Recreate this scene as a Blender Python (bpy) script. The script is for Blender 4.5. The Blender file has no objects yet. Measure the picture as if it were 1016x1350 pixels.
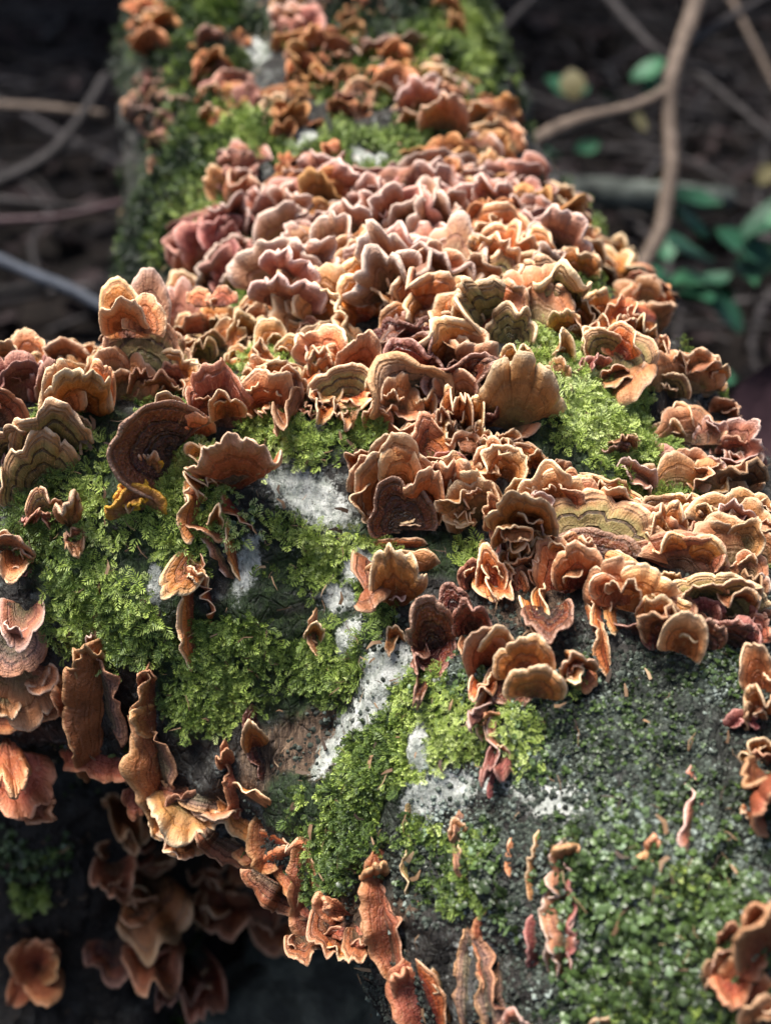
import bpy, math, random
import numpy as np
from mathutils import Vector, Matrix, Quaternion
from mathutils.bvhtree import BVHTree

random.seed(7)
RNG = np.random.default_rng(7)
S = bpy.context.scene
COL = S.collection

# ------------------------------------------------------------------ camera
PITCH = math.radians(35.0)
FWD = Vector((0, math.cos(PITCH), -math.sin(PITCH)))
UPV = Vector((0, math.sin(PITCH), math.cos(PITCH)))
RGT = Vector((1, 0, 0))
CAMP = Vector((0, -0.33, 0.23))
FPX = 1396.0            # focal length in photo pixels (photo is 1016 wide)
cam_d = bpy.data.cameras.new('camera')
cam = bpy.data.objects.new('camera', cam_d)
COL.objects.link(cam)
cam.location = CAMP
cam.rotation_euler = (math.pi / 2 - PITCH, 0, 0)
cam_d.sensor_fit = 'HORIZONTAL'
cam_d.sensor_width = 36.0
cam_d.lens = 36.0 * FPX / 1016.0
cam_d.clip_start = 0.01
cam_d.clip_end = 200
cam_d.dof.use_dof = True
cam_d.dof.focus_distance = 0.385
cam_d.dof.aperture_fstop = 7.2
cam_d.dof.aperture_blades = 0
S.camera = cam

# ------------------------------------------------------------------ world, sun, exposure
SUN_EL, SUN_AZ = math.radians(70), math.radians(-68)    # azimuth from +Y towards +X
w = bpy.data.worlds.new('World')
S.world = w
w.use_nodes = True
nt = w.node_tree
sky = nt.nodes.new('ShaderNodeTexSky')
sky.sky_type = 'NISHITA'
sky.sun_disc = False
sky.sun_elevation = SUN_EL
sky.sun_rotation = SUN_AZ
sky.dust_density = 4.0
sky.ozone_density = 0.4
sky.air_density = 0.8
nt.links.new(sky.outputs[0], nt.nodes['Background'].inputs[0])
nt.nodes['Background'].inputs[1].default_value = 0.085
sd = bpy.data.lights.new('sun', 'SUN')
sd.energy = 3.9
sd.angle = math.radians(24)
sd.color = (1.0, 0.96, 0.90)
so = bpy.data.objects.new('sun', sd)
COL.objects.link(so)
sdir = Vector((math.sin(SUN_AZ) * math.cos(SUN_EL), math.cos(SUN_AZ) * math.cos(SUN_EL), math.sin(SUN_EL)))
so.rotation_euler = sdir.to_track_quat('Z', 'Y').to_euler()
S.view_settings.view_transform = 'Standard'
S.view_settings.look = 'None'
S.view_settings.exposure = 1.02
S.view_settings.gamma = 1.0
S.view_settings.use_curve_mapping = False
S.cycles.use_denoising = True
S.cycles.max_bounces = 5
S.cycles.diffuse_bounces = 3
S.cycles.glossy_bounces = 2
S.cycles.use_adaptive_sampling = True
S.cycles.adaptive_threshold = 0.02

# ------------------------------------------------------------------ helpers
def ray_dir(px, py):
    return FWD + RGT * ((px - 508) / FPX) + UPV * ((675 - py) / FPX)

def at(px, py, d):
    """A place in the world from its picture position and its distance along the view."""
    return CAMP + ray_dir(px, py) * d

NF = np.array(FWD); NU = np.array(UPV); NC = np.array(CAMP)
def project(p):
    q = p - NC
    d = q @ NF
    return 508 + FPX * q[:, 0] / d, 675 - FPX * (q @ NU) / d, d

class VNoise:
    """Tiled value noise, numpy, 3D."""
    def __init__(self, seed):
        self.g = np.random.default_rng(seed).random((32, 32, 32)).astype(np.float32) * 2 - 1
    def __call__(self, p, scale):
        q = np.asarray(p) * scale
        i = np.floor(q).astype(np.int64)
        f = q - i
        f = f * f * (3 - 2 * f)
        r = 0
        for dx in (0, 1):
            wx = f[:, 0] if dx else 1 - f[:, 0]
            for dy in (0, 1):
                wy = f[:, 1] if dy else 1 - f[:, 1]
                for dz in (0, 1):
                    wz = f[:, 2] if dz else 1 - f[:, 2]
                    r = r + wx * wy * wz * self.g[(i[:, 0] + dx) & 31, (i[:, 1] + dy) & 31, (i[:, 2] + dz) & 31]
        return r
    def fbm(self, p, scale, octs=3):
        r, a = 0, 1.0
        for k in range(octs):
            r = r + a * self(np.asarray(p) + 13.7 * k, scale * 2 ** k)
            a *= 0.5
        return r
VN = VNoise(3)

def mesh_np(name, verts, faces, attrs=None, smooth=True, fattr=None):
    """verts (n,3); faces: list of int arrays (m,3) or (m,4)."""
    me = bpy.data.meshes.new(name)
    fs = faces if isinstance(faces, list) else [faces]
    fs = [np.asarray(f, dtype=np.int32) for f in fs if len(f)]
    nl = sum(f.size for f in fs); nf = sum(len(f) for f in fs)
    me.vertices.add(len(verts)); me.loops.add(nl); me.polygons.add(nf)
    me.vertices.foreach_set('co', np.asarray(verts, dtype=np.float32).ravel())
    me.loops.foreach_set('vertex_index', np.concatenate([f.ravel() for f in fs]))
    starts = []; o = 0
    for f in fs:
        starts.append(o + np.arange(len(f)) * f.shape[1]); o += f.size
    me.polygons.foreach_set('loop_start', np.concatenate(starts).astype(np.int32))
    me.polygons.foreach_set('use_smooth', np.full(nf, smooth, dtype=bool))
    for k, v in (attrs or {}).items():
        a = me.attributes.new(k, 'FLOAT', 'POINT')
        a.data.foreach_set('value', np.asarray(v, dtype=np.float32))
    me.update(calc_edges=True)
    me.validate()
    return me

def link(name, me, mat=None, parent=None, loc=None, mw=None):
    o = bpy.data.objects.new(name, me)
    COL.objects.link(o)
    if mat is not None:
        if len(me.materials) == 0:
            me.materials.append(mat)
    if parent is not None:
        o.parent = parent
    if mw is not None:
        o.matrix_local = mw
    elif loc is not None:
        o.location = loc
    return o

def thing(name, label, cat, loc=(0, 0, 0), group=None):
    o = bpy.data.objects.new(name, None)
    o.empty_display_size = 0.01
    COL.objects.link(o)
    o.location = loc
    o['label'] = label; o['category'] = cat
    if group: o['group'] = group
    return o

def tag(o, label, cat, group=None):
    o['label'] = label; o['category'] = cat
    if group: o['group'] = group
    return o

def new_mat(name):
    m = bpy.data.materials.new(name)
    m.use_nodes = True
    t = m.node_tree
    b = t.nodes['Principled BSDF']
    return m, t, b

class NT:
    def __init__(self, t): self.t = t
    def n(self, typ, **kw):
        x = self.t.nodes.new('ShaderNode' + typ)
        for k, v in kw.items(): setattr(x, k, v)
        return x
    def link(self, a, b): self.t.links.new(a, b)
    def setin(self, sock, v):
        if hasattr(v, 'is_output') or hasattr(v, 'links'): self.t.links.new(v, sock)
        else: sock.default_value = v
    def math(self, op, a, b=0.0, c=0.0, clamp=False):
        x = self.n('Math', operation=op, use_clamp=clamp)
        for s, v in zip(x.inputs, (a, b, c)): self.setin(s, v)
        return x.outputs[0]
    def attr(self, name):
        x = self.n('Attribute', attribute_name=name); return x.outputs['Fac']
    def noise(self, scale, detail=3, rough=0.6, vec=None, dist=0.0):
        x = self.n('TexNoise')
        x.inputs['Scale'].default_value = scale; x.inputs['Detail'].default_value = detail
        x.inputs['Roughness'].default_value = rough; x.inputs['Distortion'].default_value = dist
        if vec is not None: self.link(vec, x.inputs['Vector'])
        return x.outputs['Fac']
    def voro(self, scale, vec=None, feature='F1', out='Distance', rnd=1.0):
        x = self.n('TexVoronoi', feature=feature)
        x.inputs['Scale'].default_value = scale; x.inputs['Randomness'].default_value = rnd
        if vec is not None: self.link(vec, x.inputs['Vector'])
        return x.outputs[out]
    def coord(self, out='Object'): return self.n('TexCoord').outputs[out]
    def ramp(self, fac, stops, interp='LINEAR'):
        x = self.n('ValToRGB'); r = x.color_ramp; r.interpolation = interp
        while len(r.elements) < len(stops): r.elements.new(0.5)
        for e, (p, c) in zip(r.elements, stops):
            e.position = p; e.color = (*c, 1) if len(c) == 3 else c
        self.setin(x.inputs[0], fac); return x.outputs[0]
    def mix(self, fac, a, b, mode='MIX'):
        x = self.n('Mix', data_type='RGBA', blend_type=mode)
        self.setin(x.inputs[0], fac)
        for s, v in ((x.inputs[6], a), (x.inputs[7], b)):
            if isinstance(v, tuple): s.default_value = (*v, 1) if len(v) == 3 else v
            else: self.link(v, s)
        return x.outputs[2]
    def smooth(self, x, lo, hi):
        n = self.n('MapRange', interpolation_type='SMOOTHSTEP')
        self.setin(n.inputs[0], x); n.inputs[1].default_value = lo; n.inputs[2].default_value = hi
        return n.outputs[0]
    def bump(self, h, dist, strength=1.0, prev=None):
        x = self.n('Bump'); x.inputs['Distance'].default_value = dist; x.inputs['Strength'].default_value = strength
        self.link(h, x.inputs['Height'])
        if prev is not None: self.link(prev, x.inputs['Normal'])
        return x.outputs[0]
    def stretch(self, vec, sc, rt=(0, 0, 0)):
        x = self.n('Mapping'); x.inputs['Scale'].default_value = sc; x.inputs['Rotation'].default_value = rt
        self.link(vec, x.inputs['Vector']); return x.outputs[0]

# ------------------------------------------------------------------ the log (signed distance field -> mesh)
import openvdb
VX = 0.0058
LO = np.array([-0.42, -0.42, -0.52]); HI = np.array([0.42, 1.05, 0.30])
DIM = np.ceil((HI - LO) / VX).astype(int)
gx, gy, gz = [LO[i] + VX * np.arange(DIM[i], dtype=np.float32) for i in range(3)]

def seg_dist(a, b, ra, rb):
    a = np.array(a, dtype=np.float32); b = np.array(b, dtype=np.float32)
    ab = b - a
    px = gx[:, None, None] - a[0]; py = gy[None, :, None] - a[1]; pz = gz[None, None, :] - a[2]
    t = np.clip((px * ab[0] + py * ab[1] + pz * ab[2]) / (ab @ ab), 0, 1)
    return np.sqrt((px - t * ab[0]) ** 2 + (py - t * ab[1]) ** 2 + (pz - t * ab[2]) ** 2) - (ra + (rb - ra) * t)

def smin(a, b, k):
    h = np.clip(0.5 + 0.5 * (b - a) / k, 0, 1)
    return b * (1 - h) + a * h - k * h * (1 - h)

AX = [((378, -60), 1.00, .138), ((418, 200), .82, .146), ((500, 450), .655, .138), ((625, 740), .520, .128), ((930, 1230), .430, .132), ((1170, 1900), .38, .140)]
pts = [at(*p, d) for p, d, r in AX]
F = None
for i in range(len(pts) - 1):
    s = seg_dist(pts[i], pts[i + 1], AX[i][2], AX[i + 1][2])
    F = s if F is None else smin(F, s, 0.02)
F = smin(F, seg_dist(at(520, 725, .500), at(-260, 725, .475), .096, .078), 0.035)     # limb to one side
F = smin(F, seg_dist(at(200, 900, .44), at(545, 1150, .43), .031, .030), 0.02)        # the lip over the hollow
F = smin(F, seg_dist(at(110, 1000, .60), at(90, 1700, .66), .070, .090), 0.03)        # root stump under it
def cup(x, y, d, r):
    return seg_dist(at(x, y, d), at(x + 1, y, d), r, r)
grid = openvdb.FloatGrid()
grid.copyFromArray(np.ascontiguousarray(np.clip(F, -3 * VX, 3 * VX)).astype(np.float32))
grid.transform = openvdb.createLinearTransform(voxelSize=VX)
vp, vq = grid.convertToQuads()
del F
vp = np.array(vp) + LO
# one level of smooth subdivision, then relief along the normals
tmp = bpy.data.objects.new('tmp', mesh_np('tmp', vp, np.array(vq)))
COL.objects.link(tmp)
md = tmp.modifiers.new('s', 'SUBSURF'); md.levels = 1
dg = bpy.context.evaluated_depsgraph_get()
me = bpy.data.meshes.new_from_object(tmp.evaluated_get(dg))
bpy.data.objects.remove(tmp)
nv = len(me.vertices)
co = np.empty(nv * 3, dtype=np.float32); me.vertices.foreach_get('co', co); co = co.reshape(-1, 3)
no = np.empty(nv * 3, dtype=np.float32); me.vertices.foreach_get('normal', no); no = no.reshape(-1, 3)
if float(np.mean(no[:, 2] * (co[:, 2] - co[:, 2].mean()))) < 0:
    me.flip_normals(); no = -no

PX, PY, PD = project(co)
def blob(lst, X=None, Y=None):
    """Soft union of ellipses given by where they lie in the photograph."""
    X = PX if X is None else X; Y = PY if Y is None else Y
    r = np.zeros(len(X), dtype=np.float32)
    for (cx, cy, rx, ry, *rt) in lst:
        a = math.radians(rt[0]) if rt else 0
        dx, dy = X - cx, Y - cy
        u = (dx * math.cos(a) + dy * math.sin(a)) / rx; v = (-dx * math.sin(a) + dy * math.cos(a)) / ry
        r = np.maximum(r, np.clip(1.5 - np.sqrt(u * u + v * v), 0, 1))
    return r
MOSS_A = [(120, 640, 90, 80), (150, 740, 110, 80), (70, 700, 60, 60), (190, 830, 90, 50), (250, 640, 50, 70), (240, 730, 50, 40), (330, 880, 110, 70), (270, 910, 60, 60), (430, 860, 60, 60), (430, 715, 95, 40, 12),
          (370, 770, 60, 30), (330, 830, 40, 60), (400, 600, 70, 18, -15), (590, 725, 60, 35), (540, 905, 40, 50, 60), (520, 990, 60, 80, 10), (480, 1080, 80, 70), (400, 1060, 50, 40), (600, 955, 40, 50), (455, 760, 50, 30),
          (770, 540, 80, 75, 30), (830, 600, 50, 60), (720, 480, 30, 40), (870, 620, 40, 40), (250, 250, 70, 90), (230, 60, 100, 70), (510, 200, 90, 45), (590, 60, 70, 70), (330, 175, 60, 40), (440, 30, 70, 30),
          (400, 400, 60, 30), (200, 330, 30, 40), (560, 170, 40, 40), (470, 100, 60, 30), (300, 40, 60, 40), (330, 350, 60, 40), (470, 560, 30, 20), (550, 640, 60, 40), (360, 560, 40, 60), (470, 1150, 40, 20), (660, 960, 40, 30), (750, 900, 30, 15)]
MOSS_B = [(880, 1190, 150, 130), (850, 1300, 120, 80), (960, 1080, 80, 90), (790, 1110, 40, 50), (830, 930, 140, 60), (900, 985, 110, 50), (740, 970, 90, 60), (640, 1120, 22, 30), (930, 870, 70, 25), (670, 1200, 20, 30), (40, 1130, 60, 30), (120, 1000, 60, 40), (620, 900, 60, 30), (350, 690, 50, 40, -30), (520, 1120, 50, 60)]
WHITE = [(405, 650, 62, 30, 35), (430, 672, 34, 24), (512, 875, 32, 30, 0), (492, 915, 26, 46, 20), (452, 965, 17, 60, 22), (330, 745, 13, 48, 15), (214, 765, 10, 26), (592, 1045, 46, 26, -20), (567, 985, 16, 30), (738, 1058, 50, 26, 10), (898, 866, 30, 6), (470, 745, 26, 24), (438, 790, 24, 20),
         (482, 207, 26, 12), (345, 75, 14, 14, 20), (395, 184, 24, 10), (345, 130, 26, 16), (650, 1035, 24, 12), (620, 1250, 20, 10), (455, 840, 14, 30, 20), ]
WOOD = [(420, 960, 50, 80, 15), (380, 1010, 40, 60), (520, 1170, 60, 60), (345, 1010, 30, 50), (690, 770, 60, 60)]
rt = blob([(60, 1200, 260, 220), (250, 1150, 120, 140)]) * np.clip((.02 + PD - .46) / .03, 0, 1)  # mask where the hollow's shade is painted onto the root stump
moss = blob(MOSS_A); scale_m = blob(MOSS_B); white = blob(WHITE); wood = blob(WOOD)
inview = (PX > -60) & (PX < 1080) & (PY > -60) & (PY < 1400)
back = VN.fbm(co, 14, 2)
moss = np.where(inview, moss, np.clip(back + .3, 0, 1))
lump = VN.fbm(co, 11, 3)
mid = VN.fbm(co, 60, 3)
fine = VN.fbm(co, 190, 2)
crackv = np.abs(VN.fbm(co * np.array([1.0, .45, .45]), 70, 2))
disp = scale_m * (.0016 * VN.fbm(co, 330, 1) + .0022 * VN.fbm(co, 120, 2)) + .0105 * lump + .0032 * mid + .0011 * fine - .004 * np.clip(.22 - crackv, 0, 1) / .22 * (1 - np.clip(white, 0, 1)) + .003 * moss
co2 = co + no * disp[:, None]
me.vertices.foreach_set('co', co2.ravel().astype(np.float32))
for k, v in (('moss', moss), ('scalem', scale_m), ('white', white), ('wood', wood), ('rt', rt)):
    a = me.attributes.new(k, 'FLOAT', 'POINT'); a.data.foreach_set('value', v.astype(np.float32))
me.polygons.foreach_set('use_smooth', np.ones(len(me.polygons), dtype=bool))
me.update()

# bark material
m, t, b = new_mat('bark')
N = NT(t)
oc = N.coord('Object')
n1 = N.noise(45, 6, .65, oc); n2 = N.noise(260, 5, .7, oc); n3 = N.noise(900, 3, .7, oc)
grain = N.noise(60, 6, .7, N.stretch(oc, (9, 1.6, 1.6), (0, 0, -.35)), 1.0)
vor = N.voro(330, oc); vcrk = N.voro(150, N.stretch(oc, (1.6, 1, 1)), 'DISTANCE_TO_EDGE')
base = N.ramp(n1, [(.34, (.009, .008, .007)), (.48, (.030, .026, .022)), (.60, (.075, .068, .060)), (.76, (.20, .195, .185))])
base = N.mix(N.smooth(n2, .45, .65), base, (.045, .040, .030))
base = N.mix(N.math('MULTIPLY', N.smooth(N.noise(120, 4, .7, oc), .55, .63), .6), base, (.28, .30, .275))
woodc = N.ramp(grain, [(.3, (.018, .010, .007)), (.5, (.11, .065, .038)), (.68, (.36, .24, .15))])
wf = N.smooth(N.math('ADD', N.attr('wood'), N.math('MULTIPLY', N.math('SUBTRACT', n1, .5), 1.0)), .35, .65)
base = N.mix(wf, base, woodc)
green = N.ramp(n2, [(.3, (.008, .014, .006)), (.55, (.030, .060, .014)), (.75, (.09, .15, .03))])
gf = N.smooth(N.math('ADD', N.attr('moss'), N.math('MULTIPLY', N.math('SUBTRACT', n1, .5), 1.4)), .25, .60)
base = N.mix(gf, base, green)
g2 = N.ramp(n2, [(.36, (.006, .008, .006)), (.52, (.028, .034, .026)), (.74, (.10, .115, .095))])
sf = N.smooth(N.math('ADD', N.attr('scalem'), N.math('MULTIPLY', N.math('SUBTRACT', n1, .5), 1.4)), .3, .7)
base = N.mix(N.math('MULTIPLY', sf, .8), base, g2)
wcol = N.mix(N.smooth(N.noise(160, 5, .7, oc), .35, .65), (.42, .46, .40), (.84, .86, .80))
wcol = N.mix(N.smooth(N.noise(520, 5, .75, oc), .56, .66), wcol, (.12, .11, .08))
wh = N.math('ADD', N.attr('white'), N.math('MULTIPLY', N.math('SUBTRACT', N.noise(110, 8, .80, oc), .5), 3.0))
whf = N.smooth(N.math('ADD', wh, N.math('MULTIPLY', N.math('SUBTRACT', N.noise(700, 4, .7, oc), .5), .9)), .30, .72)
base = N.mix(whf, base, wcol)
base = N.mix(N.math('MULTIPLY', N.smooth(vcrk, .05, .0), N.math('MULTIPLY', N.math('MULTIPLY', N.smooth(n1, .45, .6), .7), N.math('SUBTRACT', 1.0, whf))), base, (.012, .010, .009))
base = N.mix(N.attr('rt'), base, N.ramp(n1, [(.35, (.006, .005, .004)), (.7, (.030, .022, .016))]))  # darkens the stump's bark colour to stand for shade, not decay
N.link(base, b.inputs['Base Color'])
h = N.math('ADD', N.math('MULTIPLY', n1, 1.0), N.math('MULTIPLY', n2, .5))
h = N.math('ADD', h, N.math('MULTIPLY', grain, .8))
h = N.math('ADD', h, N.math('MULTIPLY', N.math('MULTIPLY', N.smooth(vcrk, 0, .12), .35), N.math('SUBTRACT', 1.0, whf)))
bm1 = N.bump(h, .0065, 1.0)
bm2 = N.bump(N.math('ADD', vor, n3), .0010, .9, bm1)
N.link(bm2, b.inputs['Normal'])
b.inputs['Roughness'].default_value = .62
BARK = m
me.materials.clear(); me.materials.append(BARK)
log = bpy.data.objects.new('fallen_log', me)
COL.objects.link(log)
tag(log, 'thick mossy fallen tree trunk with cracked grey bark and white lichen patches', 'log')

ld = len(me.polygons)
pv = np.empty(len(me.loops), dtype=np.int32); me.loops.foreach_get('vertex_index', pv)
ls = np.empty(ld, dtype=np.int32); me.polygons.foreach_get('loop_start', ls)
QUADS = pv[(ls[:, None] + np.arange(4))]
BVH = BVHTree.FromPolygons([tuple(v) for v in co2.tolist()], QUADS.tolist())

def hit(px, py):
    """Where the view through a picture position meets the log: point, normal, distance along the view."""
    d = ray_dir(px, py)
    L = d.length
    loc, nrm, i, dist = BVH.ray_cast(CAMP, d / L)
    if loc is None:
        return None
    if nrm.dot(d) > 0: nrm = -nrm
    return loc, nrm, dist / L

# ------------------------------------------------------------------ moss: real sprigs on the log
def orient(nrm, spin, lean, rng):
    """Per-point frames: Z out of the surface leaning by lean, random spin. Returns (n,3,3) columns x,y,z."""
    n = len(nrm)
    ref = np.where(np.abs(nrm[:, 2:3]) < .9, np.array([[0, 0, 1.0]]), np.array([[1.0, 0, 0]]))
    tx = np.cross(ref, nrm); tx /= np.linalg.norm(tx, axis=1, keepdims=True)
    ty = np.cross(nrm, tx)
    c, s = np.cos(spin)[:, None], np.sin(spin)[:, None]
    x = tx * c + ty * s; y = -tx * s + ty * c
    cl, sl = np.cos(lean)[:, None], np.sin(lean)[:, None]
    y2 = y * cl + nrm * sl; z2 = nrm * cl - y * sl
    return np.stack([x, y2, z2], axis=2)

def scatter(weight, n, rng):
    """Random places on the log's faces, as many per area as the weight says."""
    q = co2[QUADS]
    area = .5 * np.linalg.norm(np.cross(q[:, 2] - q[:, 0], q[:, 3] - q[:, 1]), axis=1)
    wq = weight[QUADS].mean(axis=1) * area
    wq = wq / wq.sum()
    idx = rng.choice(len(QUADS), size=n, p=wq)
    u, v = rng.random(n)[:, None], rng.random(n)[:, None]
    Q = q[idx]
    p = (Q[:, 0] * (1 - u) + Q[:, 1] * u) * (1 - v) + (Q[:, 3] * (1 - u) + Q[:, 2] * u) * v
    nr = NRM[QUADS[idx]].mean(axis=1); nr /= np.linalg.norm(nr, axis=1, keepdims=True)
    return p, nr

NRM = np.empty(nv * 3, dtype=np.float32); me.vertices.foreach_get('normal', NRM); NRM = NRM.reshape(-1, 3)

def sprig(pairs, seed):
    """One unit frond (length 1 along Y): stem with pairs of pointed leaflets."""
    r = np.random.default_rng(seed)
    V, Fq, A = [], [], []
    def quad(p0, d, wd, ln, up):
        d = d / np.linalg.norm(d)
        s = np.cross(d, up); s /= np.linalg.norm(s)
        i = len(V)
        V.extend([p0, p0 + d * ln * .45 + s * wd + up * wd * .5, p0 + d * ln, p0 + d * ln * .45 - s * wd + up * wd * .5])
        Fq.append([i, i + 1, i + 2, i + 3]); A.extend([.25, .6, 1, .6])
    bend = r.uniform(.1, .5)
    for k in range(pairs):
        tt = (k + .5) / pairs
        c = np.array([.06 * math.sin(5 * tt + seed), tt, bend * tt * (1 - .7 * tt)])
        ln = (.50 * (1 - tt) ** .6 + .12) * r.uniform(.8, 1.15)
        for sgn in (-1, 1):
            quad(c, np.array([sgn * 1.0, .9 + .4 * tt, r.uniform(-.05, .5)]), .055 * (1.2 - .5 * tt), ln, np.array([0, 0, 1.0]))
    quad(np.array([0, .85, bend * .4]), np.array([0, 1, .1]), .07, .25, np.array([0, 0, 1.0]))
    return np.array(V), np.array(Fq), np.array(A)

def tuft(seed):
    """A unit shoot seen from above: whorls of short pointed leaves round an upright stem (along Y)."""
    r = np.random.default_rng(seed)
    V, Fq, A = [], [], []
    for k in range(4):
        for j in range(4):
            a = j * math.pi / 2 + k * 0.9 + r.uniform(-.3, .3)
            y0 = k / 4 * .75
            d = np.array([math.cos(a), .9 + k * .3, math.sin(a)]); d /= np.linalg.norm(d)
            s = np.array([-math.sin(a), 0, math.cos(a)])
            p0 = np.array([0, y0, 0]); ln = .42 * r.uniform(.8, 1.1)
            i = len(V)
            V.extend([p0, p0 + d * ln * .5 + s * .07, p0 + d * ln, p0 + d * ln * .5 - s * .07]); Fq.append([i, i + 1, i + 2, i + 3])
            A.extend([.2, .6, 1, .6])
    return np.array(V), np.array(Fq), np.array(A)

def disc(seed):
    """A unit rosette of cupped round leaves."""
    r = np.random.default_rng(seed)
    V, Ft, A = [], [], []
    for j in range(4):
        a = j * 1.7 + r.uniform(-.4, .4); rad = r.uniform(.16, .30) * (1 if j else 0); rr_ = r.uniform(.17, .30)
        cx_, cy_, cz_ = rad * math.cos(a), rad * math.sin(a) + .3, r.uniform(.0, .25)
        tl = r.uniform(-.5, .5, 2); i = len(V)
        V.append((cx_, cy_, cz_ + .10)); A.append(.8)
        for k in range(6):
            q = 2 * math.pi * k / 6; x_, y_ = rr_ * math.cos(q), rr_ * math.sin(q)
            V.append((cx_ + x_, cy_ + y_, cz_ + x_ * tl[0] + y_ * tl[1])); A.append(.35 + .3 * r.random())
        Ft += [[i, i + 1 + k, i + 1 + (k + 1) % 6] for k in range(6)]
    return np.array(V), np.array(Ft), np.array(A)

def grow(name, protos, p, nr, size, lean, rng, mat, tone, lift=0.0):
    Vs, Fs, As, Ts = [], [], [], []
    off = 0
    which = rng.integers(0, len(protos), len(p))
    for k, (V, Fc, A) in enumerate(protos):
        sel = np.where(which == k)[0]
        M = orient(nr[sel], rng.random(len(sel)) * 6.283, lean[sel], rng)
        W = np.einsum('nij,vj->nvi', M, V) * size[sel][:, None, None] + (p[sel] + nr[sel] * lift)[:, None, :]
        n, nvx = len(sel), len(V)
        Vs.append(W.reshape(-1, 3))
        Fs.append((Fc[None] + (np.arange(n) * nvx)[:, None, None] + off).reshape(-1, Fc.shape[1]))
        As.append(np.tile(A, n)); Ts.append(np.repeat(tone[sel], nvx)); off += n * nvx
    mm = mesh_np(name, np.concatenate(Vs), np.concatenate(Fs), {'tip': np.concatenate(As), 'tone': np.concatenate(Ts)}, smooth=False)
    if name == 'scale_moss': mm.polygons.foreach_set('use_smooth', np.ones(len(mm.polygons), dtype=bool))
    o = link(name, mm, mat)
    o['kind'] = 'stuff'
    return o

def moss_mat(name, stops, rough=.5):
    m, t, b = new_mat(name); N = NT(t)
    f = N.math('ADD', N.math('MULTIPLY', N.attr('tone'), .75), N.math('MULTIPLY', N.attr('tip'), .25))
    N.link(N.ramp(f, stops), b.inputs['Base Color'])
    b.inputs['Roughness'].default_value = rough
    b.inputs['Subsurface Weight'].default_value = 0.0
    return m
MOSSM = moss_mat('moss_green', [(.15, (.006, .014, .006)), (.38, (.024, .050, .014)), (.58, (.13, .20, .034)), (.76, (.36, .46, .09)), (1.0, (.66, .74, .34))])
SCALM = moss_mat('scale_moss', [(.12, (.012, .018, .010)), (.40, (.035, .060, .016)), (.62, (.075, .125, .032)), (.80, (.13, .19, .10)), (1.0, (.27, .35, .28))], .42)

vis = (NRM * (NC - co2)).sum(axis=1) > -.02 * 1
near = np.clip((.62 - PD) / .08, 0, 1)
brk = VN.fbm(co2, 45, 3); brk2 = VN.fbm(co2, 17, 2)
wm = np.clip(moss * 1.3 - .36 + .85 * brk + .35 * brk2, 0, 1) * (1 - .93 * np.clip(white * 1.5, 0, 1)) * inview
wm = np.where(wm > .3, wm, 0)
wm = wm * (1 - np.clip(1.6 * blob([(262, 665, 12, 34), (292, 730, 18, 32, -30), (312, 680, 16, 22, -40), (242, 800, 14, 46), (275, 785, 10, 32), (225, 775, 14, 18), (655, 985, 9, 40), (640, 915, 12, 30), (418, 835, 8, 22), (175, 655, 28, 24), (185, 590, 34, 30), (92, 690, 12, 36), (30, 610, 24, 40), (566, 915, 8, 20), (604, 1115, 10, 30)]), 0, 1))
wm = wm * np.where(PD > .62, np.clip(.5 + 1.4 * brk2, .1, 1), 1)
def tones(p, rng, base, var):
    X, Y, D = project(p)
    return np.clip(base + .30 * VN.fbm(p, 55, 2) + .16 * VN.fbm(p, 16, 2) + var * rng.normal(size=len(p)), 0, 1)
r = np.random.default_rng(11)
fr = [sprig(5, k) for k in range(6)]
p, nr = scatter(wm * near * (vis | (VN(co2, 5) > 0)), 26000, r)
X, Y, D = project(p)
sz = (.0026 + .0026 * r.random(len(p)) ** 2) * np.clip(1.15 - .25 * (Y > 900), .5, 2)
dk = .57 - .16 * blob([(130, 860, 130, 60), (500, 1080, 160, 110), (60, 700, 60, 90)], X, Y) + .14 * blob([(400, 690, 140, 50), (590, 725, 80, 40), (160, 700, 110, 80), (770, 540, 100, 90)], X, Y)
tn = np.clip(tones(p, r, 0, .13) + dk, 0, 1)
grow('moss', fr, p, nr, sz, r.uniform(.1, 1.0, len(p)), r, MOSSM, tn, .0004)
tf = [tuft(20 + k) for k in range(5)]
p, nr = scatter(wm * near * np.clip(.25 + brk2 * 1.6, .12, 1), 13000, r)
X, Y, D = project(p)
tn = np.clip(tones(p, r, .50, .14) + .12 * blob([(770, 540, 100, 90), (590, 725, 80, 40)], X, Y), 0, 1)
grow('moss', tf, p, nr, (.0024 + .0017 * r.random(len(p))), r.uniform(.7, 1.5, len(p)), r, MOSSM, tn)
p, nr = scatter(wm * (1 - near) * vis, 9000, r)
X, Y, D = project(p)
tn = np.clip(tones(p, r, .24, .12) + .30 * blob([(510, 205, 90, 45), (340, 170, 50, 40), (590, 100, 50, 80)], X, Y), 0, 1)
grow('moss', tf + fr, p, nr, .006 + .004 * r.random(len(p)), r.uniform(.3, 1.4, len(p)), r, MOSSM, tn)
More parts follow.
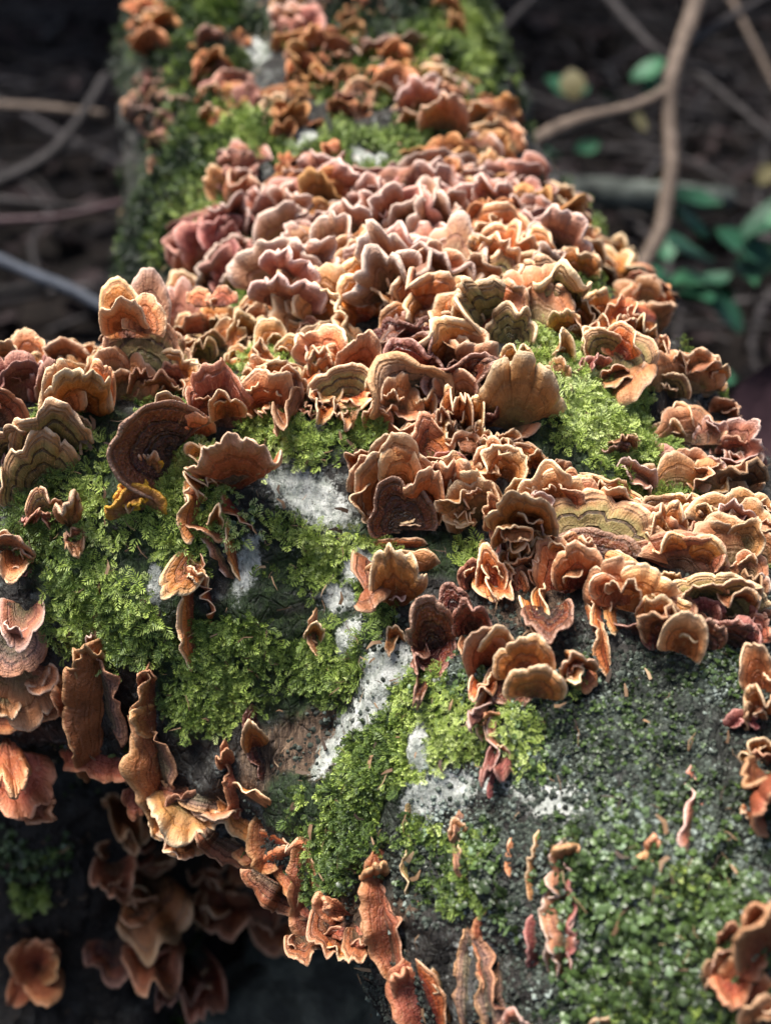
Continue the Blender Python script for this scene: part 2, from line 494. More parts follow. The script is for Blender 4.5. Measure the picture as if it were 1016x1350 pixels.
# round-leaved moss and grey lichen scales
ws = np.clip(scale_m * 1.2 - .12 + .45 * brk, 0, 1) * (1 - .8 * white) * inview
ws = np.where(ws > .28, ws, 0)
ds = [disc(k) for k in range(8)]
p, nr = scatter(ws * np.clip(.35 + brk * 1.2, .05, 1), 11500, r)
X, Y, D = project(p)
up = blob([(900, 960, 200, 90), (740, 960, 100, 60)], X, Y)
tn = np.clip(tones(p, r, .33, .17) + .12 * up * r.random(len(p)), 0, 1)
grow('scale_moss', ds, p, nr, (.0020 + .0021 * r.random(len(p)) ** 1.5) * (1 - .30 * up + .45 * np.clip((Y - 1080) / 120, 0, 1)), r.uniform(.0, 1.1, len(p)), r, SCALM, tn, .0006)
# grey-white lichen flakes over the bare bark
LICM = moss_mat('lichen', [(.1, (.007, .009, .007)), (.4, (.026, .034, .024)), (.64, (.08, .10, .078)), (1.0, (.34, .40, .36))], .7)
def bead(seed):
    r = np.random.default_rng(seed)
    V = [np.array([.1, .1, .42])]
    for k in range(6):
        q = 2 * math.pi * k / 6
        V.append(np.array([.5 * math.cos(q) * r.uniform(.7, 1.2), .5 * math.sin(q) * r.uniform(.7, 1.2), -.05]))
    return np.array(V), np.array([[0, 1 + k, 1 + (k + 1) % 6] for k in range(6)]), np.array([.85] + [.35] * 6)
bd = [bead(k) for k in range(8)]
wl = np.clip(.45 + .9 * brk, 0, 1) * (PY > 760) * (PX > 330) * vis * (1 - np.clip(moss * 1.2, 0, 1)) * inview * (.25 + scale_m) * (1 - .7 * white)
p, nr = scatter(wl, 34000, r)
grow('lichen_crust', bd, p, nr, .0010 + .0019 * r.random(len(p)) ** 2, r.uniform(-.4, .4, len(p)), r, LICM, np.clip(tones(p, r, .36, .22), 0, 1), .0002)
# crumbs of bark, needles and leaf bits caught in the moss and on the bark
CRUM = moss_mat('crumbs', [(.1, (.02, .012, .008)), (.4, (.09, .05, .025)), (.7, (.24, .14, .07)), (1.0, (.42, .30, .18))], .7)
def needle(seed):
    r = np.random.default_rng(seed)
    b_ = r.uniform(-.2, .2); w_ = r.choice([.03, .04, .13])
    V = np.array([[-w_, 0, .1], [w_, 0, .1], [-w_ + b_, .5, .16], [w_ + b_, .5, .16], [-w_ * .3, 1, .1], [w_ * .3, 1, .12]])
    return V, np.array([[0, 1, 3, 2], [2, 3, 5, 4]]), np.array([.5] * 6)
nd = [needle(k) for k in range(9)]
p, nr = scatter((.3 + moss + scale_m * .6) * inview * vis, 2400, r)
grow('forest_debris', nd, p, nr, .0022 + .0045 * r.random(len(p)) ** 2, r.uniform(-.1, .35, len(p)), r, CRUM, r.random(len(p)), .0022)

# ------------------------------------------------------------------ bracket fungi
def fungus_mat(name, stops, under, zone=(.35, 26), zonecol=(.10, .035, .015), algae=0.0, alc=(.12, .13, .03), rough=.48, gran=0.0, rim=(.88, .62, .38)):
    m, t, b = new_mat(name); N = NT(t)
    oc = N.coord('Object'); oi = N.n('ObjectInfo')
    s = N.attr('s'); top = N.attr('top')
    off = N.n('CombineXYZ'); N.link(N.math('MULTIPLY', oi.outputs['Random'], 3.0), off.inputs[0])
    va = N.n('VectorMath', operation='ADD'); N.link(oc, va.inputs[0]); N.link(off.outputs[0], va.inputs[1]); v = va.outputs[0]
    n1 = N.noise(110, 4, .6, v); n2 = N.noise(420, 4, .65, v); n3 = N.noise(1500, 2, .6, v)
    s1 = N.math('ADD', s, N.math('MULTIPLY', N.math('SUBTRACT', n1, .5), .30))
    col = N.ramp(s1, stops)
    zw = N.math('SINE', N.math('MULTIPLY', N.math('ADD', s, N.math('MULTIPLY', N.math('SUBTRACT', n1, .5), .10)), zone[1]))
    z2 = N.math('SINE', N.math('MULTIPLY', N.math('ADD', s, N.math('MULTIPLY', n1, .06)), zone[1] * 2.7))
    zf = N.math('MULTIPLY', N.smooth(N.math('ADD', zw, N.math('MULTIPLY', z2, .5)), .1, 1.2), zone[0])
    inner = N.smooth(s, 1.02, .80)
    col = N.mix(N.math('MULTIPLY', zf, inner), col, zonecol)
    col = N.mix(N.math('MULTIPLY', N.smooth(n2, .52, .74), .34), col, tuple(c * .5 for c in zonecol))
    col = N.mix(N.math('MULTIPLY', N.smooth(n2, .46, .30), .30), col, (.62, .36, .17))
    if algae:
        af = N.math('MULTIPLY', N.smooth(N.math('SUBTRACT', N.math('ADD', n1, .25), s), .12, .45), algae)
        col = N.mix(af, col, N.mix(N.smooth(n2, .35, .65), tuple(c * .35 for c in alc), alc))
    cv = N.n('CombineXYZ'); N.link(N.math('ADD', N.attr('u'), N.math('MULTIPLY', oi.outputs['Random'], 9.0)), cv.inputs[0]); N.link(N.math('MULTIPLY', s, .22), cv.inputs[1])
    fib = N.noise(17, 3, .65, cv.outputs[0], .3)
    col = N.mix(N.math('MULTIPLY', N.smooth(fib, .50, .70), .42), col, tuple(c * .45 for c in zonecol))
    col = N.mix(N.math('MULTIPLY', N.smooth(fib, .44, .30), .34), col, (.74, .48, .26))
    # pale growing margin
    rs = N.math('ADD', s, N.math('MULTIPLY', N.math('SUBTRACT', n2, .5), .09))
    rs = N.math('ADD', rs, N.math('MULTIPLY', N.math('SUBTRACT', oi.outputs['Random'], .5), .05))
    col = N.mix(N.math('MULTIPLY', N.smooth(rs, .76, .95), .28), col, tuple(c * .85 for c in rim))
    rf = N.smooth(rs, .935, 1.0)
    col = N.mix(rf, col, rim)
    uc = N.mix(N.smooth(n1, .35, .65), tuple(c * .62 for c in under), under)
    uc = N.mix(N.math('MULTIPLY', N.smooth(n2, .56, .70), .55), uc, tuple(c * .25 for c in under))
    uc = N.mix(N.math('MULTIPLY', rf, .6), uc, rim)
    col = N.mix(top, uc, col)
    hs = N.n('HueSaturation')
    N.link(N.math('ADD', .4855, N.math('MULTIPLY', oi.outputs['Random'], .024)), hs.inputs['Hue'])
    hs.inputs['Saturation'].default_value = 1.02
    r2 = N.n('TexWhiteNoise', noise_dimensions='1D'); N.link(oi.outputs['Random'], r2.inputs['W'])
    N.link(N.math('ADD', .74, N.math('MULTIPLY', r2.outputs['Value'], .46)), hs.inputs['Value'])
    N.link(col, hs.inputs['Color'])
    N.link(hs.outputs[0], b.inputs['Base Color'])
    b.inputs['Roughness'].default_value = rough
    N.link(N.math('ADD', rough - .15, N.math('MULTIPLY', n2, .35)), b.inputs['Roughness'])
    b.inputs['Specular IOR Level'].default_value = .55
    h = N.math('ADD', N.math('MULTIPLY', N.math('ADD', n2, N.math('MULTIPLY', fib, .8)), .7), N.math('MULTIPLY', N.math('MULTIPLY', zf, inner), -1.1 if zone[0] else 0))
    bp = N.bump(h, .0011, 1.0)
    bp = N.bump(n3, .0004, .8 + gran, bp)
    if gran:
        bp = N.bump(N.voro(700, v), .0012, gran, bp)
    N.link(bp, b.inputs['Normal'])
    return m

O1, O2, O3 = (.42, .115, .024), (.56, .195, .042), (.30, .085, .028)
UND = (.46, .18, .07)
FM = {
 'or': fungus_mat('orange_bracket', [(0, (.10, .028, .016)), (.3, (.24, .050, .014)), (.55, (.46, .125, .026)), (.8, (.62, .215, .050)), (.95, (.72, .34, .11))], UND, (.55, 24), (.19, .05, .018)),
 'og': fungus_mat('golden_bracket', [(0, (.12, .035, .014)), (.3, (.32, .085, .018)), (.6, (.62, .195, .058)), (.95, (.76, .36, .15))], (.50, .21, .08), (.50, 22), (.28, .08, .022)),
 'ol': fungus_mat('olive_banded_bracket', [(0, (.055, .030, .020)), (.3, (.13, .075, .035)), (.55, (.21, .155, .050)), (.75, (.27, .21, .07)), (.88, (.42, .20, .07)), (.95, (.55, .26, .09))], (.36, .18, .09), (.85, 30), (.045, .022, .016), .5, (.20, .21, .05), .6),
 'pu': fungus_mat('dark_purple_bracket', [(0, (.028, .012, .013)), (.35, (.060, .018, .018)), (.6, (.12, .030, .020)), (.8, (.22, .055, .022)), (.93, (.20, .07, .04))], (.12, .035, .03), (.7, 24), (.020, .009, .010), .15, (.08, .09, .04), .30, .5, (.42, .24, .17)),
 'mv': fungus_mat('mauve_bracket', [(0, (.09, .08, .03)), (.35, (.22, .115, .06)), (.6, (.34, .130, .065)), (.85, (.43, .175, .09)), (.95, (.54, .28, .19))], (.38, .16, .105), (.40, 22), (.19, .055, .045), .55, (.19, .17, .055), .62, 0, (.70, .50, .40)),
 'pk': fungus_mat('dull_pink_bracket', [(0, (.11, .035, .025)), (.4, (.24, .065, .045)), (.75, (.32, .095, .065)), (.95, (.40, .15, .10))], (.30, .09, .065), (.3, 20), (.15, .04, .035), .3, (.2, .15, .06), .62, 0, (.5, .26, .20)),
 'ru': fungus_mat('rusty_bracket', [(0, (.10, .035, .015)), (.4, (.26, .075, .020)), (.75, (.42, .13, .030)), (.95, (.50, .19, .055))], (.40, .14, .05), (.5, 20), (.10, .030, .014), .3, (.12, .10, .03), .6, 0, (.55, .26, .10)),
 'tn': fungus_mat('tan_bracket', [(0, (.08, .045, .02)), (.3, (.22, .115, .045)), (.6, (.40, .17, .06)), (.85, (.52, .21, .07)), (.95, (.62, .28, .11))], (.47, .20, .075), (.30, 20), (.15, .06, .03), .5, (.24, .20, .07), .55, 0, (.66, .45, .28)),
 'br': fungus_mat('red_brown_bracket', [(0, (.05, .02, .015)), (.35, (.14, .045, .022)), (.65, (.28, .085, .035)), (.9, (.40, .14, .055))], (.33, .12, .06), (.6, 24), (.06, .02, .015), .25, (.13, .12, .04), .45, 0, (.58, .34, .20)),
 'fl': fungus_mat('fleshy_bracket', [(0, (.14, .04, .022)), (.4, (.32, .09, .04)), (.75, (.44, .14, .055)), (.95, (.52, .21, .08))], (.40, .125, .05), (.25, 20), (.18, .05, .03), 0, rough=.42, gran=.25, rim=(.62, .33, .17)),
 'ye': fungus_mat('yellow_bracket', [(0, (.20, .10, .05)), (.4, (.46, .24, .11)), (.75, (.46, .22, .09)), (.93, (.56, .25, .05))], (.55, .28, .05), (.3, 20), (.25, .10, .03), rim=(.70, .40, .04), gran=.4),
 'wd': fungus_mat('woody_bracket', [(0, (.045, .03, .025)), (.4, (.13, .08, .06)), (.7, (.22, .12, .085)), (.93, (.40, .20, .10))], (.30, .13, .08), (.6, 30), (.04, .025, .02), .4, (.15, .15, .06), .6, .4, (.50, .27, .14)),
}

def lobe_mesh(L, W, seed, spread=85., lobes=3, ruf=.35, curl=-1.6, cup=.5, tilt=0.0, thick=.00085, res=1.0, notch=.10, folds=None, twist=0.0):
    """One bracket: a fan that grows along +Y, zoned upper face towards +Z, pale wavy margin."""
    r = np.random.default_rng(seed)
    nu, ns = int(36 * res) + 6, int(12 * res) + 4
    u = np.linspace(-1, 1, nu)[:, None]
    s = (np.linspace(0, 1, ns) ** .85)[None, :]
    def n1(x, freq, lo=-1, hi=1):
        a = r.uniform(lo, hi, 64); q = (x + 1) * .5 * freq + 8
        i = np.floor(q).astype(int) & 63; f = q - np.floor(q); f = f * f * (3 - 2 * f)
        return a[i] * (1 - f) + a[(i + 1) & 63] * f
    nl = max(1, lobes)
    cuts = np.concatenate([[0], np.cumsum(r.uniform(.55, 1.45, nl))]); cuts = cuts / cuts[-1] * 2 - 1
    c = np.clip(np.searchsorted(cuts, u, side='right') - 1, 0, nl - 1)
    fc = np.clip((u - cuts[c]) / (cuts[c + 1] - cuts[c]), 0, 1)
    dome = np.sqrt(np.clip(1 - (2 * fc - 1) ** 2 * .97, 0, 1))
    dome = dome * .8 + .2 * np.sin(fc * math.pi)
    amp = r.uniform(.5, 1.3, nl)[c]; lc = r.uniform(.45, 1.35, nl)[c]; ls = r.uniform(-.4, 1, nl)[c]
    th = u * math.radians(spread) * (1 + .05 * n1(u, 3))
    R = 1 - notch * 1.6 * amp * (1 - dome) * min(1, nl * .4) + .07 * n1(u, 3) + .022 * n1(u, 12) + .016 * n1(u, 28)
    R = R * (1 - .12 * np.abs(u) ** 5)
    kf = folds * 1.5 if folds else nl * 1.3 + 2
    w1, w2, w3 = n1(u, kf), n1(u, kf * 2.1), n1(u, kf * 4.2)
    soft = (fc * (1 - fc) * 4) ** .6
    phi = tilt + cup * s * (1 + .25 * n1(u, 3)) + curl * (1 + (lc - 1) * soft) * s ** 6 * .9 \
        + ruf * 1.5 * w1 * s ** 2.2 + ruf * 1.1 * w2 * s ** 4 + ruf * .7 * w3 * s ** 8 \
        + ruf * .9 * ls * (soft - .5) * s ** 2 + .10 * n1(u, 5) * s
    ds = np.diff(s, axis=1, prepend=0) * R
    rad = .04 + np.cumsum(np.cos(phi) * ds, axis=1)
    zz = np.cumsum(np.sin(phi) * ds, axis=1)
    side = ruf * .16 * s ** 3 * n1(u, kf)
    tt = th + side + twist * s
    ang = u * math.pi * .5
    x = rad * np.sin(tt); y = rad * np.cos(tt)
    y = y - y[:, 0].mean()
    x = x * (W / 2) / max(1e-6, np.abs(x).max()); y = y * L / max(1e-6, y.max())
    ph = r.uniform(0, 6.28)
    stp = (s * 4.2 + .25 * n1(u, 4) + ph) % 1.0
    z = zz * (L * .62 + W * .2) + (L * .016 + W * .006) * (np.minimum(stp / .75, (1 - stp) / .25)) * s * (1 - s ** 4)
    P = np.stack([x, y, z], axis=2)
    Q0 = P.reshape(-1, 3) + seed * .37
    P = P + (.0003 + .009 * L) * np.stack([VN(Q0, 200).reshape(nu, ns), VN(Q0 + .5, 200).reshape(nu, ns), 1.6 * VN.fbm(Q0 + .9, 230, 2).reshape(nu, ns)], axis=2) * s[..., None]
    edge = np.clip((np.abs(u) - .80) / .20, 0, 1) ** 2 * np.ones_like(s)
    sv = np.maximum(np.broadcast_to(s * (1 + 0 * u), (nu, ns)), edge * .98 * (s > .25))
    return sheet_mesh(P, sv, thick * (1.25 - .55 * s) * (1 + .2 * np.sin(ang * 7)), W)

def sheet_mesh(P, sv, tk, width=.02):
    """A curved sheet given by a grid of places, made into one closed piece with the thickness tk."""
    nu, ns = P.shape[:2]
    du = np.gradient(P, axis=0); dv = np.gradient(P, axis=1)
    n = np.cross(du, dv); n /= (np.linalg.norm(n, axis=2, keepdims=True) + 1e-12)
    flip = n[:, :, 2].mean() < 0
    n = -n if flip else n
    th_ = (tk * np.ones((nu, ns)))[..., None]
    T = P + n * th_; B = P - n * th_
    dvn = dv[:, -1] / (np.linalg.norm(dv[:, -1], axis=1, keepdims=True) + 1e-12)
    E = P[:, -1] + dvn * th_[:, -1] * .9
    V = np.concatenate([T.reshape(-1, 3), B.reshape(-1, 3), E])
    nT = nu * ns
    I = np.arange(nT).reshape(nu, ns)
    q = np.stack([I[:-1, :-1], I[1:, :-1], I[1:, 1:], I[:-1, 1:]], axis=2).reshape(-1, 4)
    Ei = 2 * nT + np.arange(nu)
    e1 = np.stack([I[:-1, -1], I[1:, -1], Ei[1:], Ei[:-1]], axis=1)
    e2 = np.stack([Ei[:-1], Ei[1:], I[1:, -1] + nT, I[:-1, -1] + nT], axis=1)
    s1 = np.stack([I[0, :-1], I[0, 1:], I[0, 1:] + nT, I[0, :-1] + nT], axis=1)
    s2 = np.stack([I[-1, 1:], I[-1, :-1], I[-1, :-1] + nT, I[-1, 1:] + nT], axis=1)
    fl = slice(None, None, -1) if flip else slice(None)
    faces = np.concatenate([q[:, fl], (q + nT)[:, ::-1][:, fl], e1[:, fl], e2[:, fl], s1[:, fl], s2[:, fl]])
    svr = sv.ravel()
    uu = np.repeat(np.arange(nu) / (nu - 1) * width / .01, ns)
    me = mesh_np('bracket', V, faces, {'u': np.concatenate([uu, uu, uu[::ns]]), 's': np.concatenate([svr, svr, np.full(nu, 1.03)]), 'top': np.concatenate([np.ones(nT), np.zeros(nT), np.ones(nu)])})
    GRID[me.name] = (P, n, du, dv)
    return me

def rib_mesh(base, D, Pn, W, seed, cup=.2, curl=-.8, ruf=.5, lobes=3, thick=.0005, res=1.0, fan=.42, notch=.10):
    """A long bracket joined to the wood along a whole line: base places, the way it grows (D), its upper side (Pn)."""
    r = np.random.default_rng(seed)
    base = np.array([tuple(v) for v in base]); D = np.array(D); Pn = np.array(Pn)
    L = np.linalg.norm(base[-1] - base[0])
    nu = int(np.clip(L / .0011 * res, 14, 90)); ns = int(12 * res) + 4
    t = np.linspace(0, 1, nu)
    B = np.stack([np.interp(t, np.linspace(0, 1, len(base)), base[:, i]) for i in range(3)], axis=1)
    T = (base[-1] - base[0]) / L
    def n1(x, freq, lo=-1, hi=1):
        a = r.uniform(lo, hi, 64); q = x * freq + 8
        i = np.floor(q).astype(int) & 63; f = q - np.floor(q); f = f * f * (3 - 2 * f)
        return (a[i] * (1 - f) + a[(i + 1) & 63] * f)[:, None]
    s = (np.linspace(0, 1, ns) ** .9)[None, :]
    cuts = np.concatenate([[0], np.cumsum(r.uniform(.5, 1.5, lobes))]); cuts /= cuts[-1]
    c = np.clip(np.searchsorted(cuts, t, side='right') - 1, 0, lobes - 1)
    f = np.clip((t - cuts[c]) / (cuts[c + 1] - cuts[c]), 0, 1)
    dome = np.sqrt(np.clip(1 - (2 * f - 1) ** 2 * .96, 0, 1))[:, None]
    env = (np.clip(np.sin(math.pi * (t * .96 + .02)), 0, 1) ** .42)[:, None]
    amp = r.uniform(.4, 1.3, lobes)[c][:, None]
    R = W * env * (1 - notch * 1.8 * amp * (1 - dome) + .16 * n1(t, 2.5) + .03 * n1(t, 12) + .02 * n1(t, 30))
    kf = max(2.0, L / W * 1.7)
    phi = cup * s * (1 + .4 * n1(t, 3)) + curl * s ** 5 * (.6 + .5 * amp) + ruf * 1.5 * n1(t, kf) * s ** 1.6 + ruf * 1.0 * n1(t, kf * 2.3) * s ** 3.5 + ruf * .6 * n1(t, kf * 5) * s ** 8
    ds = np.diff(s, axis=1, prepend=0) * R
    out = np.cumsum(np.cos(phi) * ds, axis=1); up = np.cumsum(np.sin(phi) * ds, axis=1)
    stp = (s * 4 + .25 * n1(t, 4)) % 1.0
    up = up + W * .02 * np.minimum(stp / .75, (1 - stp) / .25) * s
    lat = (t[:, None] - .5) * fan * W * 2 * s ** 1.5 + W * .30 * n1(t, kf) * s ** 2
    P = B[:, None, :] + D * out[..., None] + Pn * up[..., None] + T * lat[..., None]
    Q0 = P.reshape(-1, 3)
    P = P + .0009 * np.stack([VN(Q0 + k, 210).reshape(nu, ns) for k in (0, .3, .6)], axis=2) * s[..., None]
    sv = np.maximum(s * np.ones((nu, 1)), np.clip((np.abs(2 * t - 1) - .9) / .1, 0, 1)[:, None] * .97 * (s > .3))
    return sheet_mesh(P, sv, thick * (1.3 - .6 * s), L)

def place_rib(d0, bx, by, tx, ty, w, side, off):
    pts_, nn, dd = [], Vector((0, 0, 0)), []
    for k in range(9):
        q = k / 8
        h = hit(bx + (tx - bx) * q, by + (ty - by) * q)
        if h is not None and abs(h[2] - d0) < .06:
            pts_.append(h[0]); nn += h[1]; dd.append(h[2])
        else:
            dq = dd[-1] if dd else d0
            pts_.append(at(bx + (tx - bx) * q, by + (ty - by) * q, dq)); dd.append(dq)
    n = nn.normalized() if nn.length > .1 else CAMW.copy()
    d = sum(dd) / len(dd)
    wv = -ray_dir((bx + tx) / 2, (by + ty) / 2).normalized()
    sx, sy = tx - bx, ty - by
    px_, py_ = (-sy * side, sx * side)
    a = (RGT * px_ - UPV * py_).normalized()
    best, bk = 9, 0
    for i in range(-16, 31):
        k = i * .05
        e = abs(math.asin(max(-1, min(1, (a + wv * k).normalized().dot(n)))) - math.radians(off))
        if e < best: best, bk = e, k
    D = (a + wv * bk).normalized()
    T = (pts_[-1] - pts_[0]).normalized()
    Pn = T.cross(D).normalized()
    if Pn.dot(wv) < 0: Pn = -Pn
    pts_ = [v - D * .0015 for v in pts_]
    return pts_, D, Pn, w * d / FPX * math.sqrt(1 + bk * bk * .5), d

GRID = {}
POOL = {}
CAMW = -FWD
LOBES = 0
def place(base, depth_hint, bx, by, tx, ty, w, off=35, roll=0, sink=.0015, lift=0.0, nrm=None):
    """World frame of a bracket that starts at a picture position on the log and grows towards another."""
    h = hit(bx, by)
    if h is not None and (depth_hint is None or abs(h[2] - depth_hint) < .05):
        p, n, d = h
    else:
        d = depth_hint if depth_hint is not None else .5
        p = at(bx, by, d); n = nrm if nrm is not None else CAMW.copy()
    if lift: p = p + CAMW * lift
    wv = -ray_dir(bx, by).normalized()
    a = RGT * (tx - bx) + UPV * (by - ty)
    Lp = a.length * d / FPX
    a = a.normalized()
    best, bk = 9, 0
    for i in range(-16, 31):
        k = i * .05
        D = (a + wv * k).normalized()
        e = abs(math.asin(max(-1, min(1, D.dot(n)))) - math.radians(off))
        if e < best: best, bk = e, k
    D = (a + wv * bk)
    L = Lp * math.sqrt(1 + bk * bk * .5)
    D = D.normalized()
    X = D.cross(wv)
    if X.length < .05: X = RGT.copy()
    X.normalize()
    Z = X.cross(D).normalized()
    if Z.dot(wv) < 0: X, Z = -X, -Z
    if roll:
        q = Quaternion(D, math.radians(roll)); X = q @ X; Z = q @ Z
    M = Matrix((X, D, Z)).transposed().to_4x4()
    M.translation = p - D * sink
    return M, L, w * d / FPX, d, n, p

NTHING = [0]
def fungus(label, lobes, name='bracket_fungus', cat='fungus', group=None, **common):
    """One fused cluster. lobes: (base x, base y, tip x, tip y, width, kind, options)."""
    global LOBES
    b0 = lobes[0]
    h = hit(b0[0], b0[1])
    if h is None:
        for dy in range(5, 120, 5):
            h = hit(b0[0], b0[1] + dy) or hit(b0[0] - dy, b0[1])
            if h: break
    d0 = common.pop('depth', None) or (h[2] if h else .5)
    n0 = h[1] if h else CAMW
    p0 = at(b0[0], b0[1], d0)
    th = thing(name, label, cat, p0, group)
    extra = common.pop('extra', None); pool = common.pop('pool', False)
    for i, l in enumerate(lobes):
        bx, by, tx, ty, w, kind = l[:6]
        o = dict(common); o.update(l[6] if len(l) > 6 else {})
        off = o.pop('off', 35); roll = o.pop('roll', 0); lift = o.pop('lift', 0.0); dd = o.pop('dd', 0.0); nm = o.pop('part', 'bracket'); flip = o.pop('flip', False)
        rib = o.pop('rib', None)
        if rib:
            bp_, D_, Pn_, W_, d = place_rib(d0, bx, by, tx, ty, w, rib, off)
            LOBES += 1
            o.pop('spread', None); o.pop('folds', None); o['ruf'] = o.get('ruf', .5) * 1.4 + .05; o['notch'] = o.get('notch', .10) * 1.35; o['thick'] = min(.0010, o.get('thick', .0008)) * .48
            me = rib_mesh([v - p0 + CAMW * (lift - dd) for v in bp_], D_, Pn_, W_, LOBES * 7 + 3, res=1.0 if d < .5 else .6, **o)
            GRID.pop(me.name)
            link('shelf', me, FM[kind], th)
            continue
        M, L, W, d, n, p = place(p0, d0, bx, by, tx, ty, w, off, roll, lift=lift - dd, nrm=n0)
        if False:
            M = M @ Matrix.Rotation(math.pi, 4, 'Y')
        LOBES += 1
        res = o.pop('res', 1.1 if d < .44 and w > 35 else (.85 if d < .55 else .58))
        o['thick'] = o.get('thick', .0008 if d < .6 else .0011) * .58
        o['curl'] = o.get('curl', -1.6) * .5; o['ruf'] = o.get('ruf', .35) * 1.25 + .05
        if pool:
            key = (kind, random.randrange(7))
            if key not in POOL:
                for kk in ('thick', 'folds'): o.pop(kk, None)
                POOL[key] = lobe_mesh(.014, .017, LOBES * 7 + 3, res=.62, thick=.0006, **o)
                POOL[key].materials.append(FM[kind])
            M = M @ Matrix.Diagonal((W / .017, L / .014, (W / .017 + L / .014) / 2, 1))
            M.translation = M.translation - p0
            link(nm, POOL[key], None, th, mw=M)
            continue
        me = lobe_mesh(L, W, LOBES * 7 + 3, res=res, **o)
        M.translation = M.translation - p0
        par = link(nm, me, FM[kind], th, mw=M)
        Pg, ng, dug, dvg = GRID.pop(me.name)
        q = random.Random(LOBES)
        big = w * d / .4
        if kind in ('pu', 'fl', 'wd', 'ye') or extra == 0 or roll > 34 or w < 40: continue
        for e in range(extra if extra is not None else (3 if w > 110 else 2 if w > 54 else 1)):
            i0 = int(Pg.shape[0] * q.choice([q.uniform(.15, .4), q.uniform(.6, .85), q.uniform(.3, .7)])); j0 = int(Pg.shape[1] * q.uniform(.35, .68))
            bp, bn, bd = Vector(Pg[i0, j0]), Vector(ng[i0, j0]), Vector(dvg[i0, j0]).normalized()
            sc = q.uniform(.34, .62)
            el = q.uniform(.25, 1.0)
            Yd = (bd * math.cos(el) + bn * math.sin(el) + Vector((q.uniform(-.3, .3), .25, 0))).normalized()
            Xd = Yd.cross(bn); 
            if Xd.length < .1: continue
            Xd.normalize(); Zd = Xd.cross(Yd)
            if Zd.dot(bn) < 0: Xd, Zd = -Xd, -Zd
            qq = Quaternion(Yd, q.uniform(-.5, .5)); Xd = qq @ Xd; Zd = qq @ Zd
            Mc = Matrix((Xd, Yd, Zd)).transposed().to_4x4(); Mc.translation = bp - Yd * .002
            LOBES += 1
            k2 = {'ol': q.choice(['or', 'og', 'ol']), 'br': q.choice(['or', 'br'])}.get(kind, kind)
            ww = min(W * sc, .016) * q.uniform(.9, 1.15)
            mc = lobe_mesh(ww * q.uniform(.65, 1.0), ww, LOBES * 7 + 3, res=.8 if d < .55 else .6, thick=o['thick'] * .9, lobes=q.choice([1, 2, 3]), ruf=q.uniform(.3, .75), cup=q.uniform(0, .9), curl=q.uniform(-1.2, .2), spread=q.uniform(65, 100), notch=q.uniform(.04, .16))
            GRID.pop(mc.name)
            link('lobe', mc, FM[k2], par, mw=Mc)
    return th

def pile(label, cx, cy, rx, ry, n, kinds, size, seed, up=-90, fan=45, group=None, **o):
    """A crowded cluster: n overlapping small brackets over an ellipse, the lower ones in front."""
    r = random.Random(seed)
    L = []
    pts_ = []
    for i in range(n):
        best = None
        for _ in range(14):
            a, q = r.uniform(0, 6.283), math.sqrt(r.random())
            c = (cx + rx * q * math.cos(a), cy + ry * q * math.sin(a))
            dmin = min([math.hypot(c[0] - z[0], (c[1] - z[1]) * 1.2) for z in pts_] or [99])
            if best is None or dmin > best[0]: best = (dmin, c)
        pts_.append(best[1])
    pts_.sort(key=lambda c: (c[0] - cx) ** 2 + (c[1] - cy) ** 2)
    for (x, y) in pts_:
        sz = size * r.uniform(.65, 1.6)
        a = math.radians(up + fan * (x - cx) / max(rx, 1) + r.uniform(-22, 22))
        bl = sz * r.uniform(.8, 1.1)
        L.append((x - math.cos(a) * bl * .5, y - math.sin(a) * bl * .5, x + math.cos(a) * bl * .5, y + math.sin(a) * bl * .5, sz * r.uniform(1.0, 1.6), r.choice(kinds),
                  dict(off=r.uniform(22, 60), roll=r.uniform(-28, 28), ruf=r.uniform(.3, .7), cup=r.uniform(-.1, .9), curl=r.uniform(-2.4, -.6), lobes=r.choice([2, 3, 3, 4]), spread=r.uniform(65, 100), notch=r.uniform(.08, .2))))
    for k in range(max(1, n // 3)):
        y = cy + ry * r.uniform(-.9, .8); x = cx + rx * r.uniform(-.5, .5); hw = min(rx, size * 1.5) * r.uniform(.7, 1.2); sl = r.uniform(-.25, .25) * hw
        L.append((x - hw, y - sl, x + hw, y + sl, size * r.uniform(.7, 1.15), kinds[0], dict(rib=-1, off=r.uniform(30, 60), ruf=r.uniform(.4, .8), lobes=r.choice([3, 4, 5]), cup=r.uniform(0, .6), curl=r.uniform(-1.4, -.3))))
    for l in L: l[6].update(o)
    return fungus(label, L, group=group, extra=0, pool=True)

# ---- the clusters, each where it stands on the log
R_ = dict
# --- behind, upper ridge
fungus('tall bracket fungus with olive growth bands below a curled orange rim, highest on the ridge', [
 (192, 505, 178, 405, 105, 'ol', R_(off=48, cup=.55, curl=-1.2, ruf=.22, spread=72)),
 (222, 470, 232, 352, 78, 'mv', R_(off=40, cup=.5, curl=-2.0, ruf=.2, dd=.012)),
 (192, 440, 196, 343, 60, 'mv', R_(off=52, cup=.4, curl=-2.4, ruf=.08, notch=.03, lobes=2, spread=80, dd=.004)),
 (170, 440, 150, 366, 62, 'or', R_(off=50, curl=-2.6, ruf=.08, notch=.03, lobes=2, spread=95, dd=-.004)),
 (172, 436, 170, 386, 66, 'og', R_(off=55, curl=-1.8, ruf=.15, notch=.05, spread=95, dd=-.010)),
 (198, 440, 206, 390, 56, 'og', R_(off=55, curl=-1.8, ruf=.15, notch=.05, spread=95, dd=-.013)),
 (228, 495, 236, 436, 50, 'ol', R_(off=45, curl=-1.4, ruf=.3)), (140, 452, 236, 450, 30, 'og', R_(rib=-1, off=60, ruf=0.6, lobes=4, curl=-1.8))], extra=0)
